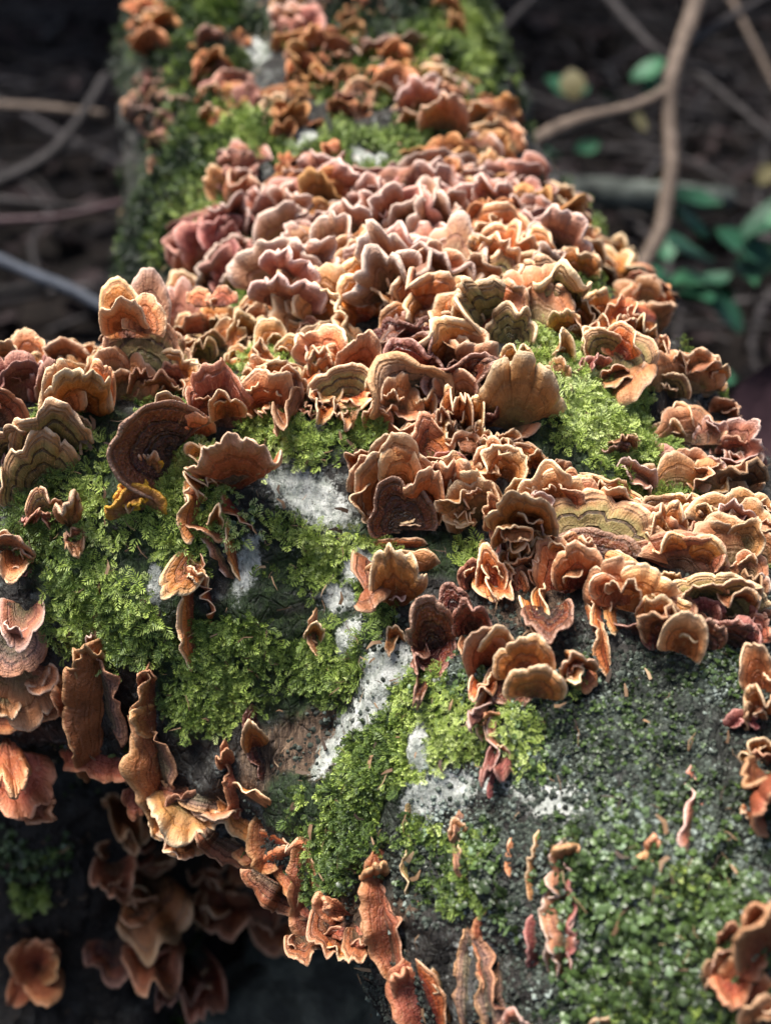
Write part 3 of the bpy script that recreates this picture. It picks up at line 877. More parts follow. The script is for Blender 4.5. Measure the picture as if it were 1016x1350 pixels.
fungus('tan folded bracket fungus beside the foot of the tall banded one', [
 (165, 528, 160, 452, 92, 'tn', R_(off=50, cup=.3, curl=-2.4, ruf=.5, lobes=4)), (140, 500, 128, 455, 50, 'og', R_(off=50, ruf=.4)), (186, 520, 186, 470, 40, 'br', R_(off=40, ruf=.5))])
fungus('stepped orange bracket fungus with a small pale-edged cap in its middle', [
 (102, 545, 104, 462, 96, 'or', R_(off=50, cup=.3, curl=-2.6, ruf=.3, lobes=5)), (98, 540, 88, 474, 56, 'og', R_(off=65, curl=-1.8, ruf=.2, dd=-.012)),
 (128, 535, 132, 468, 46, 'or', R_(off=50, curl=-2.2, ruf=.4)), (70, 530, 66, 468, 44, 'pk', R_(off=50, ruf=.6)), (60, 520, 58, 462, 36, 'pk', R_(off=45, ruf=.6))], extra=0)
fungus('pair of bright orange rounded caps over a mauve shelf at the limb end', [
 (38, 480, 34, 430, 50, 'og', R_(off=45, cup=.6, curl=-2.2, ruf=.15, lobes=2)), (10, 485, 6, 436, 44, 'og', R_(off=45, curl=-2.2, ruf=.2)), (20, 470, 16, 423, 40, 'or', R_(off=35, dd=.01)),
 (22, 525, 14, 462, 90, 'pk', R_(off=55, curl=-1.2, ruf=.25, cup=.2)), (8, 560, 6, 500, 84, 'br', R_(off=60, curl=-1.4, ruf=.3, cup=.4, dd=-.012)), (55, 525, 52, 470, 34, 'mv', R_(off=50)), (-5, 492, 60, 495, 34, 'or', R_(rib=-1, off=55, ruf=0.5, lobes=3)), (60, 500, 140, 500, 28, 'or', R_(rib=-1, off=55, ruf=0.5, lobes=4))])
fungus('old green-stained tiers of bracket fungus under the orange step', [
 (70, 600, 68, 520, 110, 'ol', R_(off=50, ruf=.2, cup=.1, spread=95)), (60, 640, 56, 560, 100, 'ol', R_(off=45, ruf=.25, cup=.1, spread=95)), (25, 600, 20, 540, 70, 'ol', R_(off=50, ruf=.2)),
 (30, 660, 22, 600, 66, 'ol', R_(off=40, ruf=.4)), (60, 680, 54, 630, 50, 'ol', R_(off=30, ruf=.5)), (100, 580, 98, 535, 50, 'ol', R_(off=45))], extra=0)
fungus('small pink crumpled bracket fungus on the green-stained tiers', [
 (20, 615, 22, 582, 36, 'pk', R_(off=60, ruf=.7, curl=-1)), (32, 625, 38, 595, 24, 'pk', R_(off=60, ruf=.7)), (5, 600, 2, 560, 24, 'pk', R_(off=50, ruf=.5)), (24, 640, 26, 612, 14, 'pu', R_(off=40))])
fungus('large dark maroon hollow ear with a pale crinkled rim on bright moss', [
 (226, 596, 134, 578, 128, 'pu', R_(off=24, lift=.005, cup=.35, curl=1.0, ruf=.08, lobes=2, notch=.05, spread=108, thick=.0013)), (222, 560, 168, 540, 50, 'pu', R_(off=60, cup=.6, ruf=.15, dd=.004))])
fungus('little tan and yellow finger caps inside the dark maroon ear', [
 (200, 622, 186, 592, 26, 'tn', R_(off=70, curl=-2, cup=0, lift=.004)), (205, 622, 208, 588, 22, 'tn', R_(off=70, curl=-2, lift=.006)), (210, 615, 224, 602, 16, 'ye', R_(off=70, curl=-2, lift=.006))])
fungus('yellow-edged knobbly ring of fungus below the dark maroon ear', [
 (178, 668, 172, 630, 78, 'ye', R_(off=50, cup=.9, ruf=.5, thick=.0014)), (180, 650, 206, 656, 46, 'ye', R_(off=60, ruf=.5, thick=.0014)), (176, 650, 150, 662, 44, 'ye', R_(off=60, ruf=.5, thick=.0014)), (178, 652, 186, 684, 44, 'ye', R_(off=60, ruf=.6, thick=.0014)), (175, 655, 160, 680, 20, 'tn', R_(off=60, ruf=.4))])
fungus('round orange saucer cap overhanging the dark maroon ear', [
 (222, 556, 206, 499, 54, 'or', R_(off=62, cup=.9, curl=-.8, ruf=.12, lobes=2)), (236, 575, 222, 544, 30, 'or', R_(off=55, ruf=.3, roll=30)), (262, 575, 246, 540, 50, 'og', R_(off=60, ruf=.2, cup=.2))], extra=0)
fungus('broad amber fan with frilled top edge and red-brown heart above the drooping strips', [
 (312, 642, 302, 549, 124, 'og', R_(off=58, cup=.35, curl=-.9, ruf=.18, lobes=5, notch=.07, spread=62, thick=.001, res=1.8)),
 (310, 634, 303, 590, 74, 'br', R_(off=48, cup=.2, curl=-.3, ruf=.3, spread=62, lift=.007)),
 (268, 612, 240, 580, 30, 'or', R_(off=55, ruf=.4, roll=35)), (272, 640, 238, 618, 34, 'or', R_(off=60, ruf=.5, roll=-20))], extra=0)
fungus('drooping curled orange strips trailing beneath the amber fan', [
 (262, 628, 258, 700, 26, 'or', R_(rib=1, off=55, ruf=0.7)), (272, 700, 312, 768, 22, 'mv', R_(rib=1, off=50, ruf=0.8)), (296, 655, 332, 698, 18, 'or', R_(rib=1, off=55, ruf=0.6)), (255, 690, 285, 700, 22, 'br', R_(rib=1, off=55)), (262, 662, 240, 642, 28, 'og', R_(off=55, ruf=.3)), (284, 690, 292, 650, 24, 'or', R_(off=55, ruf=.3)), (304, 700, 314, 758, 18, 'or', R_(rib=1, off=45, ruf=0.7))])
fungus('dark-centred orange bracket with a pale-lipped cup standing before it', [
 (292, 560, 272, 471, 94, 'br', R_(off=48, cup=.3, curl=-2.2, ruf=.35, lobes=4)), (272, 505, 266, 470, 60, 'og', R_(off=55, curl=-2.2, ruf=.4, dd=-.006)), (304, 548, 300, 498, 52, 'og', R_(off=64, cup=.9, curl=-1.0, ruf=.12, lobes=2, dd=-.01)), (252, 530, 246, 490, 34, 'or', R_(off=45, ruf=.5, roll=30))], extra=1)
fungus('wide cluster of honey-coloured rippled caps over an olive underside behind the amber fan', [
 (286, 490, 282, 420, 118, 'ol', R_(off=45, cup=.3, ruf=.25, spread=95)), (282, 450, 280, 388, 80, 'og', R_(off=52, cup=.5, curl=-2.0, ruf=.35, lobes=4)), (252, 460, 244, 405, 46, 'or', R_(off=48, ruf=.3, roll=-25)),
 (252, 478, 246, 440, 44, 'or', R_(off=55, curl=-2.2, ruf=.3)), (262, 400, 266, 374, 34, 'og', R_(off=40, ruf=.3)), (292, 400, 288, 374, 44, 'og', R_(off=40, ruf=.4)), (316, 450, 314, 404, 50, 'or', R_(off=48, ruf=.3, roll=25)), (318, 468, 316, 430, 40, 'or', R_(off=40, ruf=.5)), (244, 436, 332, 432, 30, 'og', R_(rib=-1, off=58, ruf=0.6, lobes=5, curl=-1.8))])
fungus('row of small orange cups with white lips between the honey caps and the ridge', [
 (338, 425, 336, 382, 66, 'or', R_(off=40, curl=-2.2, ruf=.2)), (344, 440, 340, 394, 44, 'og', R_(off=50, cup=.7, curl=-1.6, ruf=.2)), (366, 440, 366, 402, 60, 'or', R_(off=45, curl=-2, ruf=.3)), (396, 430, 396, 400, 50, 'or', R_(off=40, ruf=.3)), (412, 445, 412, 412, 44, 'br', R_(off=40, ruf=.4)), (424, 470, 430, 422, 52, 'og', R_(off=45, ruf=.4)), (330, 440, 440, 446, 26, 'or', R_(rib=-1, off=55, ruf=0.7, lobes=6))])
fungus('high-lipped round cup with folded side lobes at the middle of the ridge', [
 (358, 462, 356, 417, 46, 'og', R_(off=60, cup=.9, curl=-1.2, ruf=.1, lobes=2)), (380, 470, 388, 436, 42, 'or', R_(off=50, ruf=.2, cup=.6)), (332, 488, 338, 440, 34, 'or', R_(off=40, ruf=.4, roll=50)), (316, 480, 308, 450, 44, 'or', R_(off=45, ruf=.4)),
 (408, 490, 404, 438, 26, 'mv', R_(off=38, ruf=.3, roll=60)), (330, 510, 328, 480, 34, 'or', R_(off=50, ruf=.4, roll=-30)), (424, 490, 424, 452, 40, 'ol', R_(off=45)), (350, 520, 346, 490, 30, 'or', R_(off=48, ruf=.6, roll=30)), (320, 500, 420, 495, 22, 'or', R_(rib=-1, off=55, ruf=0.8, lobes=5))], extra=1)
fungus('grey-green banded cap wrapped by a wavy orange collar', [
 (456, 530, 452, 474, 104, 'ol', R_(off=60, cup=.2, curl=-.8, ruf=.1, spread=80, lobes=2)), (474, 490, 484, 430, 66, 'og', R_(off=40, cup=.5, curl=-1.2, ruf=.2)), (382, 520, 376, 464, 50, 'og', R_(off=55, cup=.8, ruf=.2)),
 (395, 500, 392, 528, 60, 'or', R_(off=48, ruf=.45, cup=.6, roll=20)), (432, 515, 428, 540, 60, 'or', R_(off=48, ruf=.5, cup=.7)), (470, 520, 480, 540, 44, 'or', R_(off=45, ruf=.5)), (470, 480, 462, 454, 50, 'pk', R_(off=45, curl=-2, ruf=.3)), (425, 510, 418, 488, 30, 'mv', R_(off=50, ruf=.5, roll=40)), (375, 520, 490, 522, 24, 'og', R_(rib=1, off=50, ruf=0.7, lobes=5, cup=0.6))], extra=0)
fungus('curled dangling flaps beneath the wavy orange collar', [
 (400, 528, 368, 600, 34, 'br', R_(off=34, ruf=.5, roll=50, cup=.8)), (428, 530, 415, 565, 50, 'or', R_(off=45, ruf=.6, folds=3)), (448, 540, 450, 580, 42, 'tn', R_(off=40, ruf=.5, roll=-20)), (350, 530, 356, 560, 24, 'or', R_(off=40, ruf=.5, roll=45)), (410, 540, 402, 560, 40, 'br', R_(off=40, ruf=.5))])
fungus('frilly orange tuft over a smooth tan flap, next to the banded cap', [
 (522, 560, 518, 484, 74, 'tn', R_(off=45, cup=.3, curl=-2.4, ruf=.6, lobes=4)), (500, 520, 494, 480, 38, 'or', R_(off=48, ruf=.6)), (520, 515, 522, 478, 38, 'or', R_(off=48, ruf=.6)), (548, 530, 548, 486, 40, 'or', R_(off=48, ruf=.6)), (560, 545, 566, 505, 32, 'og', R_(off=45, ruf=.6)),
 (535, 530, 545, 566, 44, 'tn', R_(off=38, ruf=.15, cup=.2, curl=-.6)), (498, 560, 494, 520, 40, 'tn', R_(off=40)), (488, 520, 572, 528, 28, 'or', R_(rib=-1, off=55, ruf=0.8, lobes=6))])
fungus('ring of tightly ruffled orange lobes between the tuft and the rosette', [
 (604, 560, 604, 506, 58, 'or', R_(off=50, ruf=.9, folds=6, lobes=6)), (588, 560, 582, 520, 32, 'og', R_(off=45, ruf=.8)), (622, 560, 628, 520, 34, 'or', R_(off=45, ruf=.8)), (590, 545, 584, 580, 30, 'or', R_(off=45, ruf=.6, roll=40)), (575, 555, 576, 530, 26, 'mv', R_(off=50)), (600, 548, 600, 526, 40, 'tn', R_(off=60, ruf=.7))])
fungus('chain of small orange ruffled caps stepping down behind the rosette', [
 (628, 600, 632, 548, 46, 'or', R_(off=48, ruf=.5)), (652, 606, 654, 566, 60, 'or', R_(off=52, ruf=.4, curl=-2)), (655, 620, 652, 582, 50, 'og', R_(off=55, ruf=.4)), (668, 590, 670, 556, 40, 'or', R_(off=45, ruf=.6)), (608, 590, 604, 562, 60, 'tn', R_(off=40)), (640, 625, 640, 598, 44, 'or', R_(off=50, ruf=.4)), (672, 615, 676, 580, 34, 'mv', R_(off=45)), (592, 612, 586, 584, 50, 'pk', R_(off=45, ruf=.1, curl=-1)), (615, 588, 690, 612, 24, 'or', R_(rib=-1, off=55, ruf=0.7, lobes=5))])
# --- hero rosette
fungus('large orange rosette with a dark red hollow centre beside the white patch', [
 (524, 668, 520, 562, 108, 'or', R_(off=42, cup=.2, curl=-.8, ruf=.15, spread=80, res=1.6)),
 (530, 692, 518, 618, 92, 'pu', R_(off=34, lift=.004, cup=.5, curl=-.3, ruf=.12, spread=95)),
 (516, 612, 516, 559, 62, 'og', R_(off=50, cup=.4, curl=-2.0, ruf=.15, lobes=2, dd=-.006)),
 (528, 640, 520, 582, 58, 'og', R_(off=62, cup=.1, curl=-2.2, ruf=.2, lobes=2, dd=-.010)),
 (556, 680, 562, 600, 60, 'or', R_(off=48, cup=.4, curl=-1.6, ruf=.15)),
 (492, 642, 474, 590, 66, 'og', R_(off=52, cup=.5, curl=-1.6, ruf=.25)),
 (478, 612, 452, 584, 40, 'or', R_(off=50, cup=.4, ruf=.25)),
 (482, 660, 438, 658, 56, 'og', R_(off=50, cup=.9, curl=-.6, ruf=.15)),
 (482, 650, 470, 628, 30, 'or', R_(off=60, ruf=.4, roll=40)),
 (500, 668, 486, 690, 40, 'og', R_(off=46, cup=.7, ruf=.35)), (512, 680, 510, 702, 50, 'og', R_(off=46, ruf=.4)), (536, 678, 552, 694, 40, 'og', R_(off=50, ruf=.3)),
 (572, 650, 570, 600, 40, 'br', R_(off=40)), (470, 630, 500, 700, 22, 'og', R_(rib=1, off=50, ruf=0.6, cup=0.6)), (500, 690, 566, 690, 18, 'og', R_(rib=1, off=50, ruf=0.5, cup=0.4))], extra=0)
fungus('pale peach shell with soft growth lines joining the rosette to the lipped cluster', [
 (632, 688, 604, 622, 86, 'tn', R_(off=55, cup=.0, curl=-1.0, ruf=.2, lobes=3)), (620, 668, 612, 608, 62, 'og', R_(off=50, cup=.1, curl=-1.6, ruf=.25)), (634, 680, 640, 614, 50, 'tn', R_(off=45, ruf=.2)), (606, 668, 580, 690, 60, 'og', R_(off=40, ruf=.25, cup=.2, curl=-1)), (610, 674, 620, 696, 40, 'or', R_(off=45, ruf=.3))])
fungus('tall white-lipped orange cluster with nested cups, at the heart of the log', [
 (690, 706, 676, 608, 92, 'or', R_(off=52, cup=.5, curl=-1.0, ruf=.16, lobes=3, spread=70, res=1.6)), (706, 700, 716, 630, 44, 'mv', R_(off=42, cup=.3, curl=-1.6, ruf=.25, roll=-35)), (668, 706, 662, 658, 60, 'or', R_(off=62, cup=.9, curl=-1.0, ruf=.15, lobes=2, dd=-.01)),
 (728, 668, 724, 598, 92, 'og', R_(off=46, cup=.4, curl=-2.0, ruf=.2, lobes=3)), (724, 655, 720, 614, 54, 'og', R_(off=58, cup=.2, curl=-2.0, ruf=.2, dd=-.008)), (705, 610, 702, 582, 34, 'or', R_(off=45, ruf=.7)), (752, 660, 752, 612, 46, 'or', R_(off=45, ruf=.4)),
 (648, 690, 640, 640, 36, 'br', R_(off=45, ruf=.3, roll=40)), (672, 702, 690, 748, 40, 'or', R_(off=36, ruf=.6, roll=-35, cup=.8)), (662, 680, 652, 716, 30, 'br', R_(off=38, ruf=.3, roll=50)), (690, 650, 692, 622, 50, 'or', R_(off=62, cup=.5, ruf=.1, dd=-.004)), (652, 640, 658, 715, 20, 'br', R_(rib=1, off=52, ruf=0.5)), (712, 620, 722, 700, 18, 'mv', R_(rib=-1, off=50, ruf=0.6))], extra=1)
fungus('stout amber cap with stacked ridges beneath the rosette', [
 (524, 800, 522, 702, 76, 'or', R_(off=46, cup=.25, curl=-2.2, ruf=.3, lobes=4, notch=.07, spread=60, res=1.5)), (490, 760, 556, 752, 34, 'og', R_(rib=-1, off=58, ruf=.4, lobes=3)), (494, 724, 550, 720, 20, 'or', R_(rib=-1, off=62, ruf=.5, lobes=3)), (526, 770, 524, 720, 58, 'og', R_(off=50, cup=-.2, curl=-1.4, ruf=.2, lift=.002)), (498, 740, 486, 830, 34, 'br', R_(off=34, ruf=.4, roll=55)), (512, 780, 540, 800, 30, 'mv', R_(off=36, ruf=.3, roll=-40))], extra=0)
fungus('tiny pale-stemmed cup hanging over the white streak', [
 (522, 840, 516, 812, 26, 'or', R_(off=55, cup=.9, curl=-.8, ruf=.1)), (520, 838, 512, 874, 16, 'tn', R_(off=30, ruf=.3, roll=25))])
fungus('dark glossy maroon tongues drooping side by side', [
 (572, 858, 556, 764, 66, 'pu', R_(off=48, cup=.5, curl=-1.2, ruf=.12, lobes=2, spread=70, notch=.04, thick=.0012, res=1.5)), (604, 820, 594, 760, 48, 'pu', R_(off=50, cup=.5, curl=-1.2, ruf=.15, lobes=2)), (624, 830, 622, 774, 56, 'pu', R_(off=48, cup=.5, ruf=.2, lobes=4)),
 (568, 840, 578, 902, 62, 'pu', R_(off=30, cup=.5, ruf=.25, spread=70)), (560, 850, 556, 905, 26, 'pu', R_(off=32, ruf=.3, roll=45)), (556, 900, 546, 945, 16, 'pu', R_(off=28, ruf=.4))])
fungus('small curled orange flaps above the glossy maroon tongues', [
 (648, 772, 644, 706, 44, 'or', R_(off=50, cup=.8, ruf=.3)), (626, 770, 616, 728, 44, 'br', R_(off=50, ruf=.2)), (640, 750, 652, 800, 34, 'or', R_(off=40, ruf=.6, roll=40)), (660, 772, 676, 806, 34, 'og', R_(off=45, cup=.7, ruf=.2)), (662, 755, 672, 730, 34, 'or', R_(off=55, cup=.9, ruf=.2, roll=20)), (650, 740, 672, 690, 30, 'mv', R_(off=40, ruf=.5, roll=50)), (640, 720, 655, 790, 20, 'or', R_(rib=1, off=55, ruf=0.7)), (658, 700, 664, 770, 18, 'og', R_(rib=-1, off=55, ruf=0.6))])
fungus('bright orange rosette of scalloped caps outlined in cream, lowest of the main band', [
 (645, 880, 622, 806, 66, 'og', R_(off=55, cup=.4, curl=-1.0, ruf=.12, lobes=2, res=1.6)), (656, 870, 655, 798, 62, 'or', R_(off=52, cup=.4, curl=-1.2, ruf=.12, lobes=2, res=1.5)), (688, 884, 686, 820, 80, 'or', R_(off=55, cup=.35, curl=-1.0, ruf=.12, lobes=3, res=1.6, dd=-.006)), (698, 906, 700, 856, 80, 'or', R_(off=60, cup=.3, curl=-1.2, ruf=.15, lobes=3, res=1.5, dd=-.012)),
 (620, 850, 612, 880, 34, 'br', R_(off=50, cup=.8, ruf=.2)), (648, 905, 626, 888, 38, 'og', R_(off=58, cup=.5, ruf=.3)), (680, 900, 660, 940, 60, 'pu', R_(off=32, ruf=.3)), (690, 900, 720, 880, 36, 'or', R_(off=45, ruf=.4)),
 (640, 905, 622, 936, 34, 'or', R_(off=42, cup=.8, ruf=.5, roll=35)), (640, 930, 636, 980, 34, 'mv', R_(off=32, ruf=.8, roll=50, folds=3)), (642, 965, 668, 1010, 32, 'or', R_(off=36, ruf=.6, roll=-40)), (660, 1000, 640, 1050, 30, 'pk', R_(off=30, ruf=.7, roll=30)), (646, 948, 618, 938, 26, 'fl', R_(off=50, cup=.9)), (646, 900, 640, 955, 24, 'or', R_(rib=1, off=55, ruf=0.6)), (652, 945, 664, 1025, 22, 'mv', R_(rib=1, off=52, ruf=0.8)), (656, 1000, 648, 1050, 18, 'pk', R_(rib=1, off=50, ruf=0.6)), (642, 925, 676, 905, 16, 'pu', R_(rib=1, off=50))], extra=0)
# --- big tiers right of centre
fungus('wide shelf with cracked olive bands and knobbly orange rim, upper tier', [
 (778, 735, 784, 640, 190, 'ol', R_(off=52, cup=-.1, curl=-1.6, ruf=.14, lobes=5, spread=75, res=2.0, thick=.0013)), (760, 668, 762, 620, 60, 'og', R_(off=50, cup=.4, curl=-2, ruf=.2, lobes=2)), (812, 668, 816, 622, 54, 'og', R_(off=50, cup=.6, curl=-2, ruf=.2, lobes=2)), (842, 680, 846, 648, 34, 'or', R_(off=45, ruf=.6)),
 (832, 690, 838, 652, 44, 'og', R_(off=45, ruf=.4)), (838, 700, 850, 730, 40, 'og', R_(off=38, ruf=.5)), (735, 668, 722, 632, 34, 'or', R_(off=50, ruf=.5)), (776, 740, 770, 690, 150, 'pu', R_(off=32, cup=.1, ruf=.15)), (790, 648, 792, 626, 34, 'or', R_(off=45, ruf=.5)), (712, 668, 786, 640, 28, 'og', R_(rib=-1, off=55, ruf=0.5, curl=-1.8, lobes=5)), (780, 640, 862, 690, 30, 'or', R_(rib=-1, off=55, ruf=0.5, curl=-1.8, lobes=5))], extra=0)
fungus('lumpy orange hood arched over a dark purple hollow, lower tier', [
 (806, 862, 806, 812, 130, 'pu', R_(off=22, lift=-.004, cup=.1, curl=-.6, ruf=.12, spread=80, res=1.6)), (740, 780, 722, 706, 64, 'or', R_(off=55, cup=.1, curl=-2.4, ruf=.35)), (760, 770, 762, 706, 72, 'or', R_(off=55, cup=.2, curl=-2.2, ruf=.35, dd=-.004)),
 (806, 790, 800, 722, 84, 'og', R_(off=58, cup=.0, curl=-2.2, ruf=.35, dd=-.008)), (838, 800, 844, 735, 96, 'og', R_(off=52, cup=.0, curl=-2.2, ruf=.3, res=1.6, dd=-.006)), (860, 820, 876, 772, 56, 'or', R_(off=50, cup=.0, curl=-2.2, ruf=.4)),
 (892, 852, 914, 784, 62, 'og', R_(off=55, cup=.7, curl=-1.2, ruf=.1, lobes=2, dd=-.006)), (712, 790, 712, 836, 40, 'or', R_(off=38, ruf=.6, roll=35)), (706, 756, 700, 720, 30, 'or', R_(off=50, ruf=.5, roll=30)), (722, 805, 722, 860, 70, 'pu', R_(off=28, ruf=.3)), (852, 830, 850, 800, 100, 'pu', R_(off=45)), (700, 745, 790, 728, 30, 'or', R_(rib=-1, off=60, ruf=0.6, curl=-1.8, lobes=5)), (780, 735, 885, 800, 34, 'og', R_(rib=-1, off=60, ruf=0.6, curl=-1.8, lobes=6)), (716, 760, 706, 840, 18, 'or', R_(rib=1, off=55, ruf=0.6))], extra=1)
fungus('long curled spoon-shaped strip hanging beside the dark hollow', [
 (790, 800, 800, 765, 36, 'or', R_(off=50, ruf=.3)), (786, 785, 802, 882, 22, 'or', R_(rib=1, off=55, ruf=0.5)), (806, 765, 812, 832, 18, 'og', R_(rib=1, off=55, ruf=0.6)), (774, 800, 800, 870, 14, 'og', R_(rib=-1, off=50, ruf=0.6))])
fungus('cup with a rounded pink drip at its foot on the bare bark', [
 (762, 880, 744, 836, 50, 'or', R_(off=55, cup=.9, curl=-1.0, ruf=.15)), (750, 870, 780, 905, 34, 'og', R_(off=38, cup=.6, ruf=.3, roll=40)), (770, 890, 776, 914, 34, 'fl', R_(off=45, cup=-.4, curl=-1.5, ruf=.1)), (758, 880, 750, 912, 20, 'or', R_(off=34, ruf=.3))])
fungus('reddish-brown rolled shelf with a crumpled knot on top', [
 (896, 748, 908, 694, 124, 'br', R_(off=50, cup=.0, curl=-1.8, ruf=.22, lobes=4, spread=80, res=1.4)), (866, 710, 866, 672, 40, 'or', R_(off=50, ruf=.7)), (918, 712, 918, 680, 46, 'br', R_(off=50, ruf=.7, lobes=5)), (940, 740, 942, 700, 34, 'or', R_(off=40, ruf=.4)), (886, 690, 882, 668, 26, 'or', R_(off=40, ruf=.5)), (858, 720, 945, 718, 26, 'br', R_(rib=-1, off=55, ruf=0.5, lobes=5))])
fungus('long thin brown shelf with grey-green underside and ragged edge, just below the rolled one', [
 (942, 806, 946, 748, 150, 'ol', R_(off=50, cup=.1, curl=-1.8, ruf=.3, lobes=6, spread=78, res=1.5)), (880, 772, 882, 738, 34, 'or', R_(off=50, ruf=.3)), (985, 790, 994, 745, 44, 'br', R_(off=45, ruf=.6)), (976, 800, 970, 770, 40, 'tn', R_(off=45)), (1000, 780, 1008, 750, 30, 'mv', R_(off=45)), (880, 775, 1005, 780, 24, 'or', R_(rib=-1, off=55, ruf=0.6, lobes=6))])
fungus('dark red arching bracket with dotted pale edge near the cap stack', [
 (960, 850, 965, 802, 84, 'pu', R_(off=45, cup=.2, curl=-2.0, ruf=.3)), (930, 808, 928, 780, 50, 'pk', R_(off=50, ruf=.5)), (990, 842, 996, 806, 50, 'br', R_(off=45, ruf=.5)), (926, 850, 930, 800, 60, 'pu', R_(off=35))])
fungus('stack of orange cups beside the cut wood, tallest at the bark edge', [
 (1000, 905, 994, 832, 46, 'og', R_(off=50, cup=.7, ruf=.2)), (1002, 940, 990, 886, 40, 'or', R_(off=50, ruf=.6)), (975, 960, 962, 935, 56, 'pk', R_(off=60, ruf=.2, cup=.1)), (990, 950, 976, 915, 34, 'br', R_(off=50, roll=30))])
fungus('big bowl-shaped orange bracket with a hollow brown centre at the bark edge', [
 (1014, 1040, 960, 1000, 110, 'fl', R_(off=55, cup=1.3, curl=-.5, ruf=.2, thick=.0015)), (1010, 1030, 980, 1078, 80, 'fl', R_(off=50, cup=1.1, curl=-.5, ruf=.35, thick=.0015)), (998, 990, 985, 962, 50, 'or', R_(off=50, ruf=.5)), (1012, 1020, 990, 1010, 80, 'br', R_(off=25)), (985, 1070, 972, 1084, 20, 'og', R_(off=50))])
fungus('bunch of overlapping brown and orange lobes on the round-leaved moss', [
 (1010, 1215, 985, 1158, 76, 'fl', R_(off=60, cup=.6, curl=-1.2, ruf=.15, thick=.0015)), (965, 1240, 950, 1200, 44, 'br', R_(off=55, cup=.5)), (975, 1290, 958, 1262, 64, 'fl', R_(off=60, cup=-.2, curl=-1.4, ruf=.15, thick=.0015)), (985, 1260, 1000, 1290, 50, 'fl', R_(off=50, cup=.2, ruf=.2)), (955, 1270, 930, 1235, 56, 'pu', R_(off=45, cup=.5)), (965, 1290, 955, 1345, 50, 'fl', R_(off=45, ruf=.2, thick=.0015)), (948, 1290, 930, 1310, 40, 'pu', R_(off=40)), (1000, 1240, 980, 1230, 50, 'br', R_(off=40)), (1014, 1250, 972, 1160, 110, 'fl', R_(off=55, cup=.5, curl=-.8, ruf=.1, thick=.0015)), (990, 1330, 955, 1262, 84, 'fl', R_(off=55, cup=.3, curl=-.8, ruf=.1, thick=.0015)), (960, 1290, 925, 1240, 60, 'br', R_(off=50, cup=.4, ruf=.15)), (1010, 1350, 985, 1300, 70, 'br', R_(off=50, cup=.3, ruf=.15))])
# --- on the moss, single pieces
fungus('forked orange flap draped over the moss like a pair of trousers', [
 (256, 742, 210, 790, 50, 'or', R_(off=44, cup=.2, curl=-1.2, ruf=.1, thick=.001)), (250, 748, 256, 868, 24, 'or', R_(rib=1, off=45, ruf=0.3, lobes=2)), (266, 742, 284, 828, 16, 'or', R_(rib=1, off=55, ruf=0.9)), (258, 765, 268, 738, 40, 'og', R_(off=50, ruf=.3))])
fungus('tiny red-brown hooked bracket on the mossy slope', [
 (414, 835, 424, 804, 26, 'or', R_(off=55, ruf=.2, cup=.7)), (416, 806, 420, 862, 18, 'br', R_(rib=1, off=55, ruf=0.5))])
fungus('crusty tan nubbin with a red scaly foot in the moss', [(92, 690, 88, 636, 34, 'tn', R_(off=50, ruf=.4, spread=60, thick=.002)), (100, 710, 98, 690, 30, 'br', R_(off=50, ruf=.8)), (98, 712, 100, 742, 30, 'br', R_(off=40, ruf=.8))])
fungus('thin brown sliver curled in the deep moss', [
 (132, 772, 126, 828, 9, 'br', R_(rib=1, off=50))])
fungus('buff rounded shelf with a split front beside the mossy limb', [(15, 725, 30, 690, 64, 'tn', R_(off=60, cup=.5, ruf=.15, lobes=2)), (20, 730, 14, 776, 44, 'og', R_(off=45, ruf=.3)), (5, 720, 2, 690, 40, 'or', R_(off=50)), (36, 755, 42, 762, 16, 'pk', R_(off=50))])
fungus('crumbly reddish slivers poking from the moss at the limb end', [(70, 690, 50, 672, 16, 'br', R_(off=50, ruf=.6)), (40, 690, 62, 660, 12, 'br', R_(off=50, ruf=.6)), (30, 690, 40, 672, 10, 'pk', R_(off=50))])
# --- the skirt of brackets over the hollow
fungus('large smooth tan skirt with a wavy lower lip, outermost on the overhang', [
 (20, 870, 30, 970, 116, 'tn', R_(off=40, cup=-.1, curl=-.6, ruf=.15, lobes=3, spread=78, thick=.0014, res=1.6)), (-10, 940, 75, 930, 36, 'fl', R_(rib=1, off=48, ruf=0.4, thick=0.0014)), (0, 860, 70, 885, 34, 'fl', R_(rib=1, off=40, ruf=0.3)), (15, 840, 15, 900, 90, 'wd', R_(off=35, ruf=.2)), (30, 800, 25, 870, 60, 'mv', R_(off=30, ruf=.2))])
fungus('wet salmon tongue curving into the dark hollow', [
 (10, 990, 60, 1085, 80, 'fl', R_(off=52, cup=.6, curl=-1.2, ruf=.2, spread=55, thick=.0018, lobes=3)), (8, 975, 20, 1060, 46, 'fl', R_(off=40, cup=.3, ruf=.2, spread=50, thick=.0018)), (50, 1060, 96, 1075, 46, 'fl', R_(off=60, ruf=.3, thick=.0018, dd=-.004))])
fungus('upright salmon fold with grey woody back, tallest on the overhang', [
 (140, 850, 128, 1010, 52, 'fl', R_(rib=1, off=55, ruf=0.35, thick=0.0013)), (120, 840, 150, 960, 30, 'wd', R_(rib=-1, off=55, ruf=0.5)), (92, 985, 175, 1005, 40, 'fl', R_(rib=1, off=50, ruf=0.4, thick=0.0013)), (96, 940, 62, 898, 28, 'fl', R_(off=50, ruf=.3)), (120, 880, 100, 835, 44, 'fl', R_(off=50, ruf=.3)), (122, 850, 116, 824, 16, 'mv', R_(off=50))])
